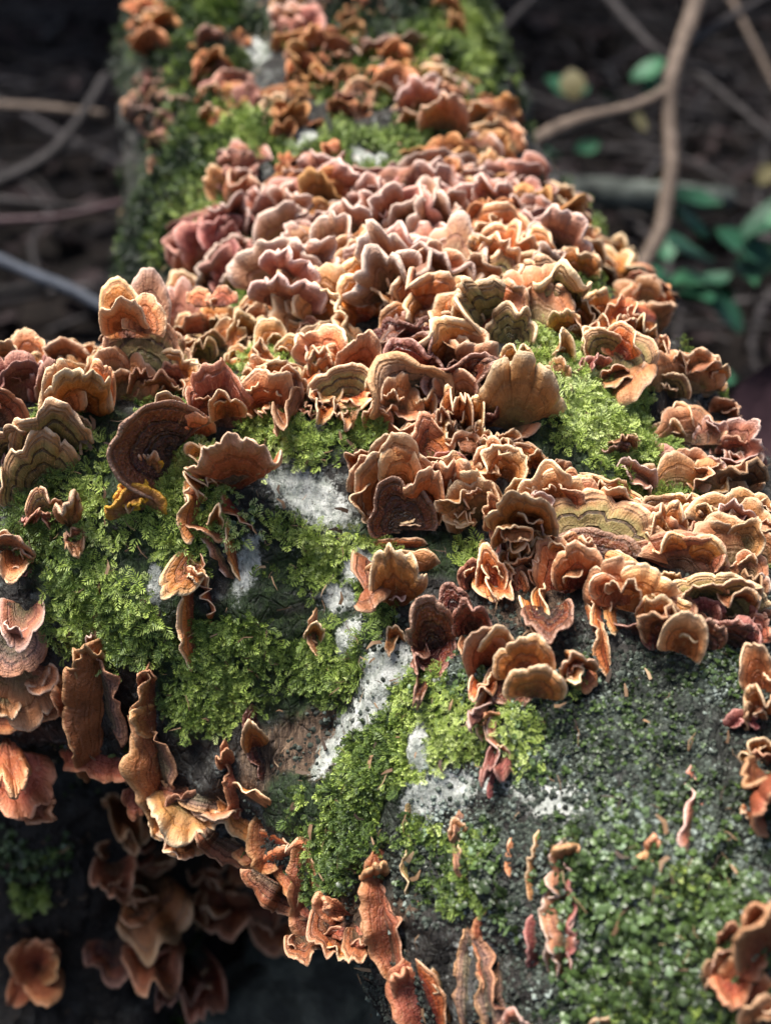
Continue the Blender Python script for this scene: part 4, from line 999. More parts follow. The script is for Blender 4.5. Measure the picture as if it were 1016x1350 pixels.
fungus('twisted salmon plume with a pointed tip standing over the hollow', [
 (200, 880, 206, 985, 34, 'fl', R_(rib=1, off=55, ruf=0.5, thick=0.0013)), (196, 905, 182, 868, 26, 'fl', R_(off=52, ruf=.2, spread=60)), (205, 985, 222, 1075, 44, 'fl', R_(rib=1, off=52, ruf=0.4, thick=0.0013)), (200, 960, 226, 1050, 26, 'wd', R_(rib=-1, off=50, ruf=0.5)), (200, 950, 160, 940, 46, 'fl', R_(off=50, ruf=.2))])
fungus('golden leafy bracket with a frilled edge jutting over the hollow', [
 (252, 1050, 238, 1110, 108, 'tn', R_(off=60, cup=.0, curl=-1.2, ruf=.3, lobes=5, spread=82, thick=.0014, res=1.5)), (250, 1085, 232, 1132, 90, 'tn', R_(off=50, cup=.0, ruf=.3, dd=.004)), (215, 1090, 200, 1108, 40, 'or', R_(off=50, ruf=.2)), (250, 1060, 256, 1025, 80, 'wd', R_(off=45, ruf=.6))])
fungus('orange twisted ribbon rising beside the golden leafy bracket', [
 (300, 985, 318, 1085, 22, 'fl', R_(rib=1, off=60, ruf=0.6, thick=0.0013)), (300, 1010, 288, 976, 26, 'fl', R_(off=55, ruf=.2, spread=60)), (296, 1060, 330, 1090, 30, 'og', R_(rib=1, off=50, ruf=0.4)), (310, 1035, 352, 1062, 20, 'or', R_(rib=-1, off=55, ruf=0.5))])
fungus('orange flap with a thick lip between the ribbon and the pale drip', [
 (345, 1085, 352, 1150, 34, 'fl', R_(rib=1, off=55, ruf=0.3, thick=0.0014)), (322, 1120, 360, 1140, 26, 'fl', R_(rib=1, off=50)), (330, 1100, 375, 1112, 18, 'or', R_(rib=-1, off=55))])
fungus('tall bright orange bracket with a wedge-shaped drooping point', [
 (352, 1135, 408, 1120, 24, 'og', R_(rib=-1, off=58, ruf=0.4, thick=0.0013)), (398, 1130, 412, 1246, 34, 'fl', R_(rib=1, off=55, ruf=0.35, thick=0.0014)), (402, 1130, 420, 1235, 20, 'br', R_(rib=-1, off=50)), (370, 1140, 400, 1180, 26, 'fl', R_(rib=1, off=50))])
fungus('little round-ended pink drip on a short stalk', [
 (458, 1205, 404, 1184, 18, 'fl', R_(off=45, spread=40, ruf=.1, thick=.002)), (440, 1195, 402, 1182, 40, 'fl', R_(off=60, cup=.2, curl=-1.6, ruf=.1, spread=100, thick=.002)), (440, 1200, 460, 1216, 20, 'fl', R_(off=45, thick=.002, ruf=.1))])
fungus('long glistening salmon plume along the edge of the trunk', [
 (500, 1122, 516, 1276, 36, 'fl', R_(rib=1, off=58, ruf=0.25, thick=0.0018, lobes=4)), (496, 1160, 486, 1114, 38, 'fl', R_(off=55, ruf=.15, spread=60, thick=.0018)), (500, 1190, 524, 1280, 28, 'br', R_(rib=-1, off=50, ruf=0.3)), (498, 1215, 474, 1205, 56, 'fl', R_(off=52, ruf=.15, thick=.0016))])
fungus('fringed orange fold at the foot of the salmon plume', [
 (540, 1272, 556, 1352, 40, 'fl', R_(rib=1, off=56, ruf=0.4, thick=0.0016)), (535, 1300, 516, 1266, 40, 'fl', R_(off=52, ruf=.2, thick=.0016)), (556, 1285, 580, 1350, 22, 'or', R_(rib=-1, off=50, ruf=0.5))])
# under the skirt, in the shade
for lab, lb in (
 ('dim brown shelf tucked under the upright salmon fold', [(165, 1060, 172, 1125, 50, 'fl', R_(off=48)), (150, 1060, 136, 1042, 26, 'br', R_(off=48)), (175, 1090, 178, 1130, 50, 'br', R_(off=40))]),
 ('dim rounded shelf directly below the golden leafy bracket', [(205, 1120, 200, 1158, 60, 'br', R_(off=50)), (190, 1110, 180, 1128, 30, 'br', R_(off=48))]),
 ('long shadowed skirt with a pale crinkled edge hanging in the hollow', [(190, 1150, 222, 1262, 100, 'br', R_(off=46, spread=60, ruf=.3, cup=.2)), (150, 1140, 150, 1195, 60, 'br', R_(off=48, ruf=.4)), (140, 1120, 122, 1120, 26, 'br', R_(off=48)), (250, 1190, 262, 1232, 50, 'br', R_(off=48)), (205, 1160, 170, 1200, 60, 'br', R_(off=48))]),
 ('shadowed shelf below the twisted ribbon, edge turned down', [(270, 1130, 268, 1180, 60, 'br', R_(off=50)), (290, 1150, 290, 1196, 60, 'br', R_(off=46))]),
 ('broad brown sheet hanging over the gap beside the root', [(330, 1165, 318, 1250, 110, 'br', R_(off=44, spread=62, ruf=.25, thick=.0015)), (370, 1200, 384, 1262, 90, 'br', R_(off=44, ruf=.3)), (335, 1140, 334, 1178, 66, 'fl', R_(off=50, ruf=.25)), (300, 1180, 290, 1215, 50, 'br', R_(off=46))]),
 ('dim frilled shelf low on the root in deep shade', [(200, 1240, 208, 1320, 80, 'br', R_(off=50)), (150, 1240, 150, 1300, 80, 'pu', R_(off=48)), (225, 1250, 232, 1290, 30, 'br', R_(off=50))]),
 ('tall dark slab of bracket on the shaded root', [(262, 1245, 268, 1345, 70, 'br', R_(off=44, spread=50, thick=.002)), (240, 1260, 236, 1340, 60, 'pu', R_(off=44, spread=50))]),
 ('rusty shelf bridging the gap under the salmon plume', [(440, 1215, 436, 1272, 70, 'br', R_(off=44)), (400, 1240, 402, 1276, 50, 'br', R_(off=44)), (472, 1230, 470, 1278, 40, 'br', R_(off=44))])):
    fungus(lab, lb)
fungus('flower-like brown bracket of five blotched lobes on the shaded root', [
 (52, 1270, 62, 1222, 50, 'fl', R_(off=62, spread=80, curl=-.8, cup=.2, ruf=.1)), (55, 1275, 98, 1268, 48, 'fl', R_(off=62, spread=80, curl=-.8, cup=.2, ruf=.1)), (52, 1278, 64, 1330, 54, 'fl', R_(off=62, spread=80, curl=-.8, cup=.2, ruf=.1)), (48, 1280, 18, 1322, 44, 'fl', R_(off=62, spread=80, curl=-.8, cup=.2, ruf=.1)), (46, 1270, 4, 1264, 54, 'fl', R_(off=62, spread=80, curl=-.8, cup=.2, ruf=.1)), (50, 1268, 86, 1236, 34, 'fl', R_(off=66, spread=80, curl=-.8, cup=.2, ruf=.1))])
fungus('ragged fringe of small brown brackets along the lip, by the golden leafy one', [
 (165, 1015, 245, 1040, 30, 'br', R_(rib=1, off=50, ruf=.5)), (225, 1035, 300, 1062, 26, 'wd', R_(rib=1, off=50, ruf=.5)), (180, 1040, 176, 1085, 40, 'fl', R_(off=45, ruf=.2))])
fungus('ragged fringe of rusty brackets along the lip beside the pale drip', [
 (405, 1195, 470, 1225, 34, 'br', R_(rib=1, off=50, ruf=.5)), (330, 1150, 400, 1190, 34, 'br', R_(rib=1, off=50, ruf=.4)), (270, 1095, 335, 1130, 34, 'br', R_(rib=1, off=50, ruf=.4))])
# --- slivers on the bark
fungus('wrinkled maroon sliver with an orange tip in the bark furrow', [
 (338, 985, 322, 936, 34, 'or', R_(off=52, ruf=.2)), (338, 940, 346, 1018, 24, 'pu', R_(rib=1, off=50, ruf=0.6))])
fungus('withered flap with a tan lip on the white streak', [
 (610, 1078, 616, 1160, 32, 'wd', R_(rib=1, off=50, ruf=0.5)), (604, 1100, 594, 1070, 30, 'tn', R_(off=50, ruf=.2)), (600, 1082, 604, 1155, 12, 'tn', R_(rib=-1, off=50, ruf=0.5))])
fungus('smallest tan splinter of the three standing on grey bark', [
 (676, 1106, 670, 1150, 14, 'tn', R_(rib=1, off=50, thick=0.0014))])
fungus('bent tan splinter next to the tall wrinkled slab', [
 (708, 1106, 698, 1182, 18, 'tn', R_(rib=1, off=50, thick=0.0014, ruf=0.6))])
fungus('tall wrinkled pinkish slab with a curled orange knob on top', [
 (746, 1112, 742, 1290, 34, 'mv', R_(rib=1, off=40, ruf=0.9, cup=-.1, curl=.2, notch=.22, lobes=6)), (744, 1112, 746, 1285, 20, 'mv', R_(rib=-1, off=40, ruf=0.8, curl=.2, notch=.22, lobes=6)), (742, 1120, 748, 1280, 18, 'pk', R_(rib=-1, off=50, ruf=0.5, thick=0.0014)), (746, 1128, 742, 1100, 38, 'fl', R_(off=58, curl=-2.6, ruf=.1, thick=.0018)), (728, 1170, 728, 1285, 22, 'mv', R_(rib=1, off=50, ruf=0.6))])
fungus('short maroon sliver beside the foot of the wrinkled slab', [
 (702, 1218, 706, 1275, 24, 'pk', R_(rib=1, off=50, thick=0.0014))])
fungus('cluster of ridged woody splinters with orange tips at the trunk edge', [
 (618, 1232, 612, 1345, 26, 'wd', R_(rib=1, off=50, ruf=0.6, thick=0.0014)), (632, 1212, 640, 1310, 16, 'fl', R_(rib=1, off=55, ruf=0.5, thick=0.0014)), (622, 1240, 650, 1345, 26, 'wd', R_(rib=-1, off=50, ruf=0.6)), (655, 1275, 672, 1350, 18, 'wd', R_(rib=1, off=50, ruf=0.6)), (575, 1285, 592, 1340, 14, 'tn', R_(rib=1, off=50)), (682, 1348, 690, 1322, 40, 'mv', R_(off=34)), (640, 1270, 642, 1350, 22, 'wd', R_(rib=1, off=48, ruf=0.6))])
fungus('narrow pinkish splinter on the lichen-covered slope', [
 (916, 1016, 908, 1106, 24, 'mv', R_(rib=1, off=50, thick=0.0014, ruf=0.6)), (916, 1030, 922, 1075, 12, 'pk', R_(rib=-1, off=50))])
fungus('two tiny pink buds among the round-leaved moss', [(850, 1140, 846, 1118, 20, 'fl', R_(off=50, thick=.002)), (860, 1112, 858, 1096, 18, 'fl', R_(off=50, thick=.002))])
fungus('brown cap edge rising from the lowest moss', [(800, 1352, 798, 1330, 50, 'tn', R_(off=50, ruf=.2)), (792, 1340, 790, 1330, 14, 'or', R_(off=50))])
fungus('olive crumbly bits of old fungus on the furrowed bark', [
 (540, 1055, 544, 1110, 14, 'ol', R_(rib=1, off=50, ruf=0.9)), (536, 1120, 540, 1175, 14, 'ol', R_(rib=1, off=50, ruf=0.9))])
# --- middle distance, side of the log
fungus('wide grey-tan scalloped flap with a dark damp hollow under small crests', [
 (680, 560, 690, 470, 120, 'tn', R_(off=52, cup=-.1, curl=-1.4, ruf=.3, lobes=5, notch=.16, thick=.0015)), (672, 570, 690, 590, 110, 'tn', R_(off=36, cup=0, ruf=.3, notch=.16)), (650, 490, 644, 450, 50, 'mv', R_(off=46, ruf=.6)), (682, 480, 680, 446, 46, 'or', R_(off=46, ruf=.6)), (712, 510, 724, 478, 36, 'or', R_(off=50, ruf=.4)), (664, 555, 660, 520, 60, 'pu', R_(off=60))], extra=0)
fungus('broad crest of crinkled orange lobes fanning over a striped tan skirt, next to bright moss', [
 (808, 500, 800, 420, 140, 'ol', R_(off=48, cup=0, curl=-1, ruf=.2, spread=80)), (820, 470, 832, 535, 90, 'tn', R_(off=40, cup=0, ruf=.25)), (780, 490, 762, 465, 60, 'pk', R_(off=46, ruf=.2)), (745, 440, 740, 400, 44, 'or', R_(off=48, ruf=.7)), (762, 430, 756, 378, 50, 'or', R_(off=48, ruf=.8)), (790, 430, 790, 376, 54, 'or', R_(off=48, ruf=.8)), (818, 430, 822, 384, 50, 'or', R_(off=46, ruf=.8)), (842, 450, 850, 405, 44, 'or', R_(off=44, ruf=.7)), (740, 470, 734, 430, 40, 'og', R_(off=46, ruf=.7)), (800, 410, 800, 372, 60, 'ru', R_(off=42, ruf=.8, dd=.01)), (770, 450, 766, 410, 60, 'og', R_(off=52, ruf=.8)), (806, 450, 808, 408, 60, 'or', R_(off=52, ruf=.8)), (735, 500, 738, 465, 36, 'tn', R_(off=40, ruf=.5))])
fungus('olive-tan flap with a rolled round end at the log outline', [
 (905, 510, 910, 455, 96, 'tn', R_(off=46, cup=0, curl=-2, ruf=.2)), (888, 480, 884, 440, 60, 'or', R_(off=46, ruf=.7)), (940, 500, 944, 462, 40, 'or', R_(off=50, curl=-2.4)), (870, 470, 866, 436, 40, 'or', R_(off=46, ruf=.8)), (880, 520, 876, 480, 60, 'ol', R_(off=40)), (938, 510, 940, 490, 40, 'tn', R_(off=50)), (855, 515, 950, 520, 58, 'tn', R_(rib=-1, off=50, ruf=.25, lobes=3, curl=-1.4))])
fungus('blunt brown hood with a dark cracked lip beside the bright moss', [
 (900, 580, 906, 528, 110, 'br', R_(off=50, cup=.1, curl=-2, ruf=.2)), (935, 590, 945, 545, 50, 'mv', R_(off=46, ruf=.5)), (955, 545, 960, 515, 44, 'tn', R_(off=48)), (955, 600, 960, 568, 40, 'pu', R_(off=44, ruf=.6)), (880, 575, 872, 545, 50, 'tn', R_(off=46)), (868, 585, 965, 590, 62, 'tn', R_(rib=-1, off=50, ruf=.3, lobes=3, curl=-1.6))])
fungus('blotched pink and buff lobes under the blunt brown hood', [
 (868, 625, 862, 576, 66, 'pk', R_(off=52, cup=.1, ruf=.2, lobes=3)), (905, 630, 908, 584, 56, 'tn', R_(off=50, ruf=.3)), (935, 640, 940, 596, 46, 'mv', R_(off=46, ruf=.3)), (900, 625, 900, 662, 90, 'tn', R_(off=44, ruf=.3, notch=.2, lobes=5)), (940, 640, 950, 664, 50, 'tn', R_(off=40)), (965, 630, 972, 590, 40, 'mv', R_(off=40, ruf=.5)), (845, 650, 955, 655, 66, 'tn', R_(rib=-1, off=50, ruf=.3, lobes=4, notch=.15)), (835, 640, 838, 588, 60, 'mv', R_(off=50, ruf=.2))])
fungus('small dark shrivelled bracket in the moss hollow', [(822, 590, 818, 552, 40, 'br', R_(off=46, ruf=.4)), (812, 598, 806, 575, 40, 'pu', R_(off=40)), (832, 580, 836, 566, 24, 'tn', R_(off=50))])
fungus('rounded olive and orange lobes at the log outline above the thin brown shelf', [
 (950, 730, 950, 670, 96, 'tn', R_(off=48, cup=0, ruf=.25)), (985, 720, 990, 650, 70, 'tn', R_(off=46, ruf=.3)), (965, 690, 968, 645, 60, 'mv', R_(off=46, ruf=.5)), (1000, 740, 1006, 690, 50, 'tn', R_(off=46, ruf=.3)), (930, 690, 930, 660, 50, 'or', R_(off=46, ruf=.4)), (1000, 690, 1006, 650, 50, 'or', R_(off=40, ruf=.5)), (985, 760, 992, 720, 50, 'tn', R_(off=44, ruf=.3)), (890, 745, 1012, 748, 74, 'tn', R_(rib=-1, off=50, ruf=.25, lobes=3, curl=-1.4)), (930, 690, 1015, 690, 56, 'tn', R_(rib=-1, off=50, ruf=.3, lobes=3))])

NEAR = [
 ('dense knot of small orange caps joining the peach shell to the rosette', 590, 625, 24, 22, 7, ('or', 'og', 'or'), 34),
 ('rippled orange caps filling the dip under the white-lipped cluster', 690, 745, 30, 26, 7, ('or', 'br', 'or'), 36),
 ('brownish caps packed between the dark hollow and the thin brown shelf', 880, 815, 30, 20, 7, ('br', 'or', 'pu'), 36),
 ('orange caps clustered on the moss in front of the frilly tuft', 560, 570, 30, 18, 6, ('or', 'tn', 'br'), 36),
 ('short orange ruffles above the nested cups', 665, 600, 30, 14, 6, ('or', 'og'), 34),
 ('brown and orange caps at the foot of the honey caps', 225, 490, 22, 22, 6, ('br', 'or', 'or'), 38),
 ('curled orange caps under the white-lipped cup row', 350, 500, 34, 20, 7, ('or', 'og', 'br'), 36),
 ('mixed caps in front of the grey-violet tiers', 430, 470, 26, 20, 6, ('og', 'or', 'tn'), 40),
 ('stepped caps between the olive shelf and the orange hood', 742, 722, 46, 10, 5, ('or', 'og', 'or'), 36),
 ('small caps lining the rear edge of the olive shelf', 880, 680, 36, 16, 7, ('or', 'br', 'tn'), 34),
 ('tight orange ruffles beside the tall banded cluster', 250, 395, 24, 16, 6, ('or', 'og'), 34),
 ('reddish caps crowding the bark edge above the cup stack', 985, 815, 22, 18, 6, ('br', 'or', 'pk'), 34),
 ('tan and orange caps along the limb top beyond the pink bracket', 110, 470, 40, 14, 6, ('or', 'br', 'tn'), 34),
]
for i, (lab, cx, cy, rx, ry, n, kinds, size) in enumerate(NEAR):
    pile(lab, cx, cy, rx, ry, n, kinds, size, 300 + i)
# --- far crowded masses
Z = [
 ('fuzzy orange crowd of caps just above the banded cap', 480, 385, 34, 26, 9, ('or', 'or', 'tn'), 36),
 ('pale orange clump with olive bases behind the dangling tan flap', 545, 400, 30, 34, 9, ('or', 'tn', 'mv'), 38),
 ('twisting upright orange flap with green-grey backs', 600, 420, 28, 46, 9, ('or', 'tn', 'og'), 38),
 ('crumpled orange and green-streaked tuft above the scalloped flap', 655, 395, 36, 40, 10, ('or', 'tn', 'ol'), 38),
 ('grey-violet shaded tiers below the pale orange clump', 540, 470, 44, 22, 7, ('pu', 'wd', 'pu'), 42),
 ('dim brown tiers under the twisting upright flap', 612, 485, 36, 26, 7, ('wd', 'tn', 'pu'), 40),
 ('smooth peach cap cluster behind the honey caps', 420, 395, 34, 18, 5, ('tn', 'og', 'or'), 46),
 ('tan and rose clump with one smooth amber ear', 392, 355, 36, 30, 8, ('mv', 'tn', 'mv'), 44),
 ('rose and buff petals crowding around a dark gap', 430, 325, 34, 22, 8, ('mv', 'pk', 'tn'), 32),
 ('mauve tiered caps with red bands inside, nearest of the mauve crowd', 520, 355, 42, 26, 9, ('mv', 'mv', 'or'), 44),
 ('wide mauve frill with a pale olive front', 575, 325, 46, 26, 9, ('mv', 'mv', 'tn'), 46),
 ('mauve crinkled wall of caps along a green slot', 520, 275, 50, 30, 12, ('mv', 'mv', 'pk'), 38),
 ('rosy curled crests under the rust-coloured shelves', 585, 258, 46, 24, 10, ('mv', 'mv', 'tn'), 38),
 ('twisted mauve and rust crest at the log shoulder', 665, 262, 40, 26, 11, ('mv', 'ru', 'mv'), 36),
 ('orange star-shaped ruffle among mauve caps', 655, 315, 30, 22, 9, ('ru', 'or', 'or'), 32),
 ('leaning slabs of rusty mauve fungus on the log shoulder', 720, 285, 36, 30, 9, ('mv', 'ru', 'tn'), 40),
 ('orange frilled knot beside the leaning slabs', 705, 340, 28, 22, 9, ('or', 'or', 'mv'), 30),
 ('tan and orange fringe along the log outline', 762, 320, 24, 34, 9, ('tn', 'or', 'or'), 32),
 ('olive-brown hollow tiers behind the crinkled crest', 720, 380, 34, 24, 7, ('ol', 'tn', 'ol'), 42),
 ('small buff and orange curls above the crinkled crest', 800, 355, 34, 22, 9, ('tn', 'or', 'or'), 30),
 ('orange-brown curls on the outline beside the crinkled crest', 850, 400, 24, 24, 8, ('or', 'ru', 'tn'), 30),
 ('dusky pink bells in a row, largest of the pink crowd', 290, 315, 34, 30, 10, ('pk', 'pk', 'mv'), 34),
 ('deep rose clump at the very edge of the green side', 248, 330, 20, 22, 7, ('pk', 'pk'), 26),
 ('dull pink shelves low on the green side', 310, 358, 40, 14, 6, ('pk', 'mv'), 30),
 ('small stacked pink and buff shelves on dark moss', 312, 240, 24, 30, 8, ('mv', 'pk', 'tn'), 28),
 ('layered mauve shelves beside the orange plume', 372, 270, 36, 26, 9, ('mv', 'mv', 'pk'), 38),
 ('rust orange plume of upright lobes on the moss', 390, 222, 20, 22, 6, ('ru', 'ru'), 28),
 ('tall rusty column of folded lobes next to the plume', 438, 240, 22, 44, 9, ('ru', 'ru', 'mv'), 34),
 ('stacked thin rust-orange shelves under the tan hoods', 590, 215, 44, 20, 9, ('ru', 'ru'), 38),
 ('big tan hood leaning over at the log shoulder', 650, 170, 36, 44, 11, ('tn', 'mv', 'ru'), 42),
 ('pale tan hoods streaked with green, high on the trunk', 570, 130, 44, 32, 10, ('tn', 'tn', 'mv'), 42),
 ('brownish mauve hoods beside the green-streaked ones', 510, 95, 34, 30, 9, ('mv', 'tn', 'ru'), 38),
 ('dark rusty crumpled bunch below the mauve top cluster', 418, 80, 34, 26, 9, ('ru', 'ru', 'br'), 34),
 ('mauve and rust top cluster cut by the upper edge', 392, 22, 32, 26, 9, ('mv', 'pk', 'ru'), 30),
 ('small rust tuft between the top cluster and the tan hoods', 460, 38, 18, 20, 6, ('ru', 'ru'), 26),
 ('rust and brown ears in a slanting line on the trunk', 460, 128, 26, 28, 7, ('ru', 'br'), 32),
 ('olive-rust crumbs beside the dark rusty bunch', 385, 145, 36, 24, 8, ('ru', 'br', 'ol'), 28),
 ('orange tufted cluster above the round green tuft', 300, 130, 32, 26, 8, ('ru', 'or', 'pk'), 30),
 ('brown and rust dangling cluster on bare bark', 285, 85, 26, 34, 8, ('ru', 'br', 'pu'), 26),
 ('rusty flap pair near the top corner of the trunk', 205, 28, 26, 28, 6, ('ru', 'ru', 'tn'), 34),
 ('dusky stack of pinkish knobs trailing down the dark flank', 208, 140, 28, 34, 11, ('mv', 'pk', 'wd'), 28),
 ('thin trailing brown strip under the dusky stack', 206, 215, 10, 34, 5, ('wd', 'br'), 18),
 ('small rust tip cut by the upper edge over the green side', 588, 18, 14, 20, 4, ('ru', 'ru'), 26),
 ('red-brown upright curl near the top cluster', 486, 6, 16, 12, 3, ('pk', 'ru'), 24),
 ('orange-tan caps wedged behind the wide olive shelf', 735, 620, 14, 10, 3, ('or', 'tn'), 26),
 ('pale tan crust caps between the mauve frill and the orange crowd', 470, 318, 28, 30, 8, ('mv', 'tn'), 32),
 ('brown pleated curls filling the outline under the olive-tan flap', 975, 600, 18, 36, 7, ('mv', 'tn', 'br'), 30),
 ('buff curls along the dip between two mauve crests', 640, 350, 26, 22, 7, ('mv', 'or', 'tn'), 32),
]
for i, (lab, cx, cy, rx, ry, n, kinds, size) in enumerate(Z):
    pile(lab, cx, cy, rx, ry, int(n * (1.0 if cy > 235 else .95) + .5), kinds, size * (1.22 if cy > 235 else .88), 100 + i)

# ------------------------------------------------------------------ the forest floor behind and below
GZ = -.36
def on_ground(px, py, z=GZ):
    d = ray_dir(px, py)
    k = (z - CAMP.z) / d.z
    return CAMP + d * k

m, t, b = new_mat('soil'); N = NT(t); oc = N.coord('Object')
s1, s2 = N.noise(6, 6, .7, oc), N.noise(45, 6, .7, oc)
N.link(N.ramp(N.math('MULTIPLY', N.math('ADD', s1, s2), .5), [(.35, (.003, .003, .003)), (.5, (.010, .008, .007)), (.62, (.028, .021, .018))]), b.inputs['Base Color'])
b.inputs['Roughness'].default_value = .95; b.inputs['Specular IOR Level'].default_value = .1
N.link(N.bump(s2, .02), b.inputs['Normal'])
SOIL = m
ax = np.concatenate([-np.geomspace(60, 3.2, 10), np.linspace(-3, 3, 91), np.geomspace(3.2, 60, 10)])
ay = np.concatenate([-np.geomspace(60, 1.2, 8), np.linspace(-1, 5, 91), np.geomspace(5.2, 70, 10)])
GX, GY = np.meshgrid(ax, ay, indexing='ij')
gp = np.stack([GX.ravel(), GY.ravel(), np.zeros(GX.size)], axis=1)
def ground_h(x, y):
    q = np.stack([np.atleast_1d(x), np.atleast_1d(y), np.zeros(np.size(x))], axis=1).astype(float)
    return GZ + .05 * VN.fbm(q, 1.7, 2) + .018 * VN.fbm(q, 9, 2)
gp[:, 2] = ground_h(gp[:, 0], gp[:, 1])
I = np.arange(GX.size).reshape(GX.shape)
gq = np.stack([I[:-1, :-1], I[1:, :-1], I[1:, 1:], I[:-1, 1:]], axis=2).reshape(-1, 4)
g = link('ground', mesh_np('ground', gp, gq), SOIL); g['kind'] = 'structure'

def flat_mat(name, stops, rough=.6, scale=60, bump=.001, spec=.2):
    m, t, b = new_mat(name); N = NT(t); oc = N.coord('Object'); oi = N.n('ObjectInfo')
    f = N.math('ADD', N.math('MULTIPLY', N.noise(scale, 5, .65, oc), .6), N.math('MULTIPLY', N.attr('tone'), .4))
    N.link(N.ramp(f, stops), b.inputs['Base Color']); b.inputs['Roughness'].default_value = rough
    b.inputs['Specular IOR Level'].default_value = spec
    N.link(N.bump(N.noise(scale * 4, 4, .7, oc), bump), b.inputs['Normal'])
    return m
LITM = flat_mat('dead_leaf', [(.25, (.004, .0035, .004)), (.5, (.012, .009, .010)), (.68, (.034, .024, .024)), (.85, (.12, .09, .085))], .85, 30, spec=.12)
TWM = flat_mat('twig_bark', [(.2, (.008, .008, .008)), (.5, (.03, .026, .026)), (.8, (.09, .08, .08))], .7, 60)
BRM = flat_mat('branch_bark', [(.25, (.04, .028, .024)), (.5, (.12, .09, .07)), (.75, (.26, .20, .16))], .7, 70)
BLM = flat_mat('blue_grey_twig', [(.25, (.018, .021, .028)), (.6, (.05, .06, .08))], .5, 50)
LFM = flat_mat('green_leaf', [(.2, (.008, .035, .018)), (.5, (.022, .085, .045)), (.8, (.06, .18, .09))], .45, 40)
YLM = flat_mat('yellow_leaf', [(.2, (.05, .045, .02)), (.6, (.15, .13, .06))], .5, 40)
MVM = flat_mat('mauve_leaf', [(.3, (.025, .013, .016)), (.6, (.085, .045, .052))], .45, 30)
STM = flat_mat('wet_stone', [(.25, (.04, .045, .04)), (.5, (.18, .20, .16)), (.75, (.45, .48, .40))], .6, 40, .004)
PLM = flat_mat('pale_log', [(.3, (.015, .018, .016)), (.5, (.07, .08, .07)), (.75, (.26, .29, .25))], .7, 30, .003)

def leaf_v(seed, L=1.0, W=.5, curl=.3):
    r = np.random.default_rng(seed)
    V, Fc = [], []
    n = 6
    c1, c2 = r.uniform(-curl, curl), r.uniform(.0, curl)
    for i in range(n + 1):
        tt = i / n; wd = W * .5 * math.sin(math.pi * min(1, tt * .92 + .06)) ** .8
        for k in (-1, -.5, 0, .5, 1):
            V.append((k * wd, tt * L, c1 * L * math.sin(tt * 3) + c2 * W * abs(k) + .02 * r.uniform(-1, 1) * L))
    for i in range(n):
        for k in range(4):
            a = i * 5 + k; Fc.append([a, a + 1, a + 6, a + 5])
    return np.array(V), np.array(Fc)

r = np.random.default_rng(5)
def litter(name, n, protos, sizes, mat, box, lean, zoff=.0):
    P = np.stack([r.uniform(box[0], box[1], n), r.uniform(box[2], box[3], n), np.zeros(n)], axis=1)
    P[:, 2] = ground_h(P[:, 0], P[:, 1]) + zoff + r.random(n) * .03
    up = np.zeros((n, 3)); up[:, 2] = 1
    which = r.integers(0, len(protos), n); sz = r.uniform(*sizes, n)
    Vs, Fs, Ts, off = [], [], [], 0
    for k, (V, Fc) in enumerate(protos):
        sel = np.where(which == k)[0]
        M = orient(up[sel], r.random(len(sel)) * 6.283, r.uniform(-lean, lean, len(sel)), r)
        Wd = np.einsum('nij,vj->nvi', M, V) * sz[sel][:, None, None] + P[sel][:, None, :]
        Vs.append(Wd.reshape(-1, 3)); Fs.append((Fc[None] + (np.arange(len(sel)) * len(V))[:, None, None] + off).reshape(-1, 4))
        Ts.append(np.repeat(r.random(len(sel)), len(V))); off += len(sel) * len(V)
    o = link(name, mesh_np(name, np.concatenate(Vs), np.concatenate(Fs), {'tone': np.concatenate(Ts)}), mat)
    o['kind'] = 'stuff'
    return o
litter('leaf_litter', 5200, [leaf_v(k, 1, r.uniform(.4, .7), .35) for k in range(10)], (.03, .085), LITM, (-2.2, 2.4, -.4, 4.2), .7)
def tube_np(path, radii, sides=8, wob=0.0, seed=0):
    path = np.array([tuple(p) for p in path], dtype=float); n = len(path)
    rr = np.random.default_rng(seed)
    T = np.gradient(path, axis=0); T /= np.linalg.norm(T, axis=1, keepdims=True)
    ref = np.array([0.13, .2, 1.0]); V = []
    for i in range(n):
        a = np.cross(T[i], ref); a /= np.linalg.norm(a); b_ = np.cross(T[i], a)
        for k in range(sides):
            q = 2 * math.pi * k / sides
            V.append(path[i] + (a * math.cos(q) + b_ * math.sin(q)) * radii[i] * (1 + wob * rr.uniform(-1, 1)))
    Fc = [[i * sides + k, i * sides + (k + 1) % sides, (i + 1) * sides + (k + 1) % sides, (i + 1) * sides + k] for i in range(n - 1) for k in range(sides)]
    V.append(path[0]); V.append(path[-1]); c0, c1 = len(V) - 2, len(V) - 1
    tri = [[c0, (k + 1) % sides, k] for k in range(sides)] + [[c1, (n - 1) * sides + k, (n - 1) * sides + (k + 1) % sides] for k in range(sides)]
    return np.array(V), [np.array(Fc), np.array(tri)]
def smooth_path(P, n=24):
    P = np.array([tuple(p) for p in P], dtype=float)
    if len(P) < 3: P = np.array([P[0], (P[0] + P[1]) / 2 + [.004, .004, .006], P[1]])
    Q = np.vstack([2 * P[0] - P[1], P, 2 * P[-1] - P[-2]])
    out = []
    m_ = len(P) - 1
    for j in range(n + 1):
        q = j / n * m_; i = min(int(q), m_ - 1); f = q - i
        a, b_, c, d = Q[i], Q[i + 1], Q[i + 2], Q[i + 3]
        out.append(.5 * (2 * b_ + (c - a) * f + (2 * a - 5 * b_ + 4 * c - d) * f * f + (3 * b_ - a - 3 * c + d) * f ** 3))
    return np.array(out)
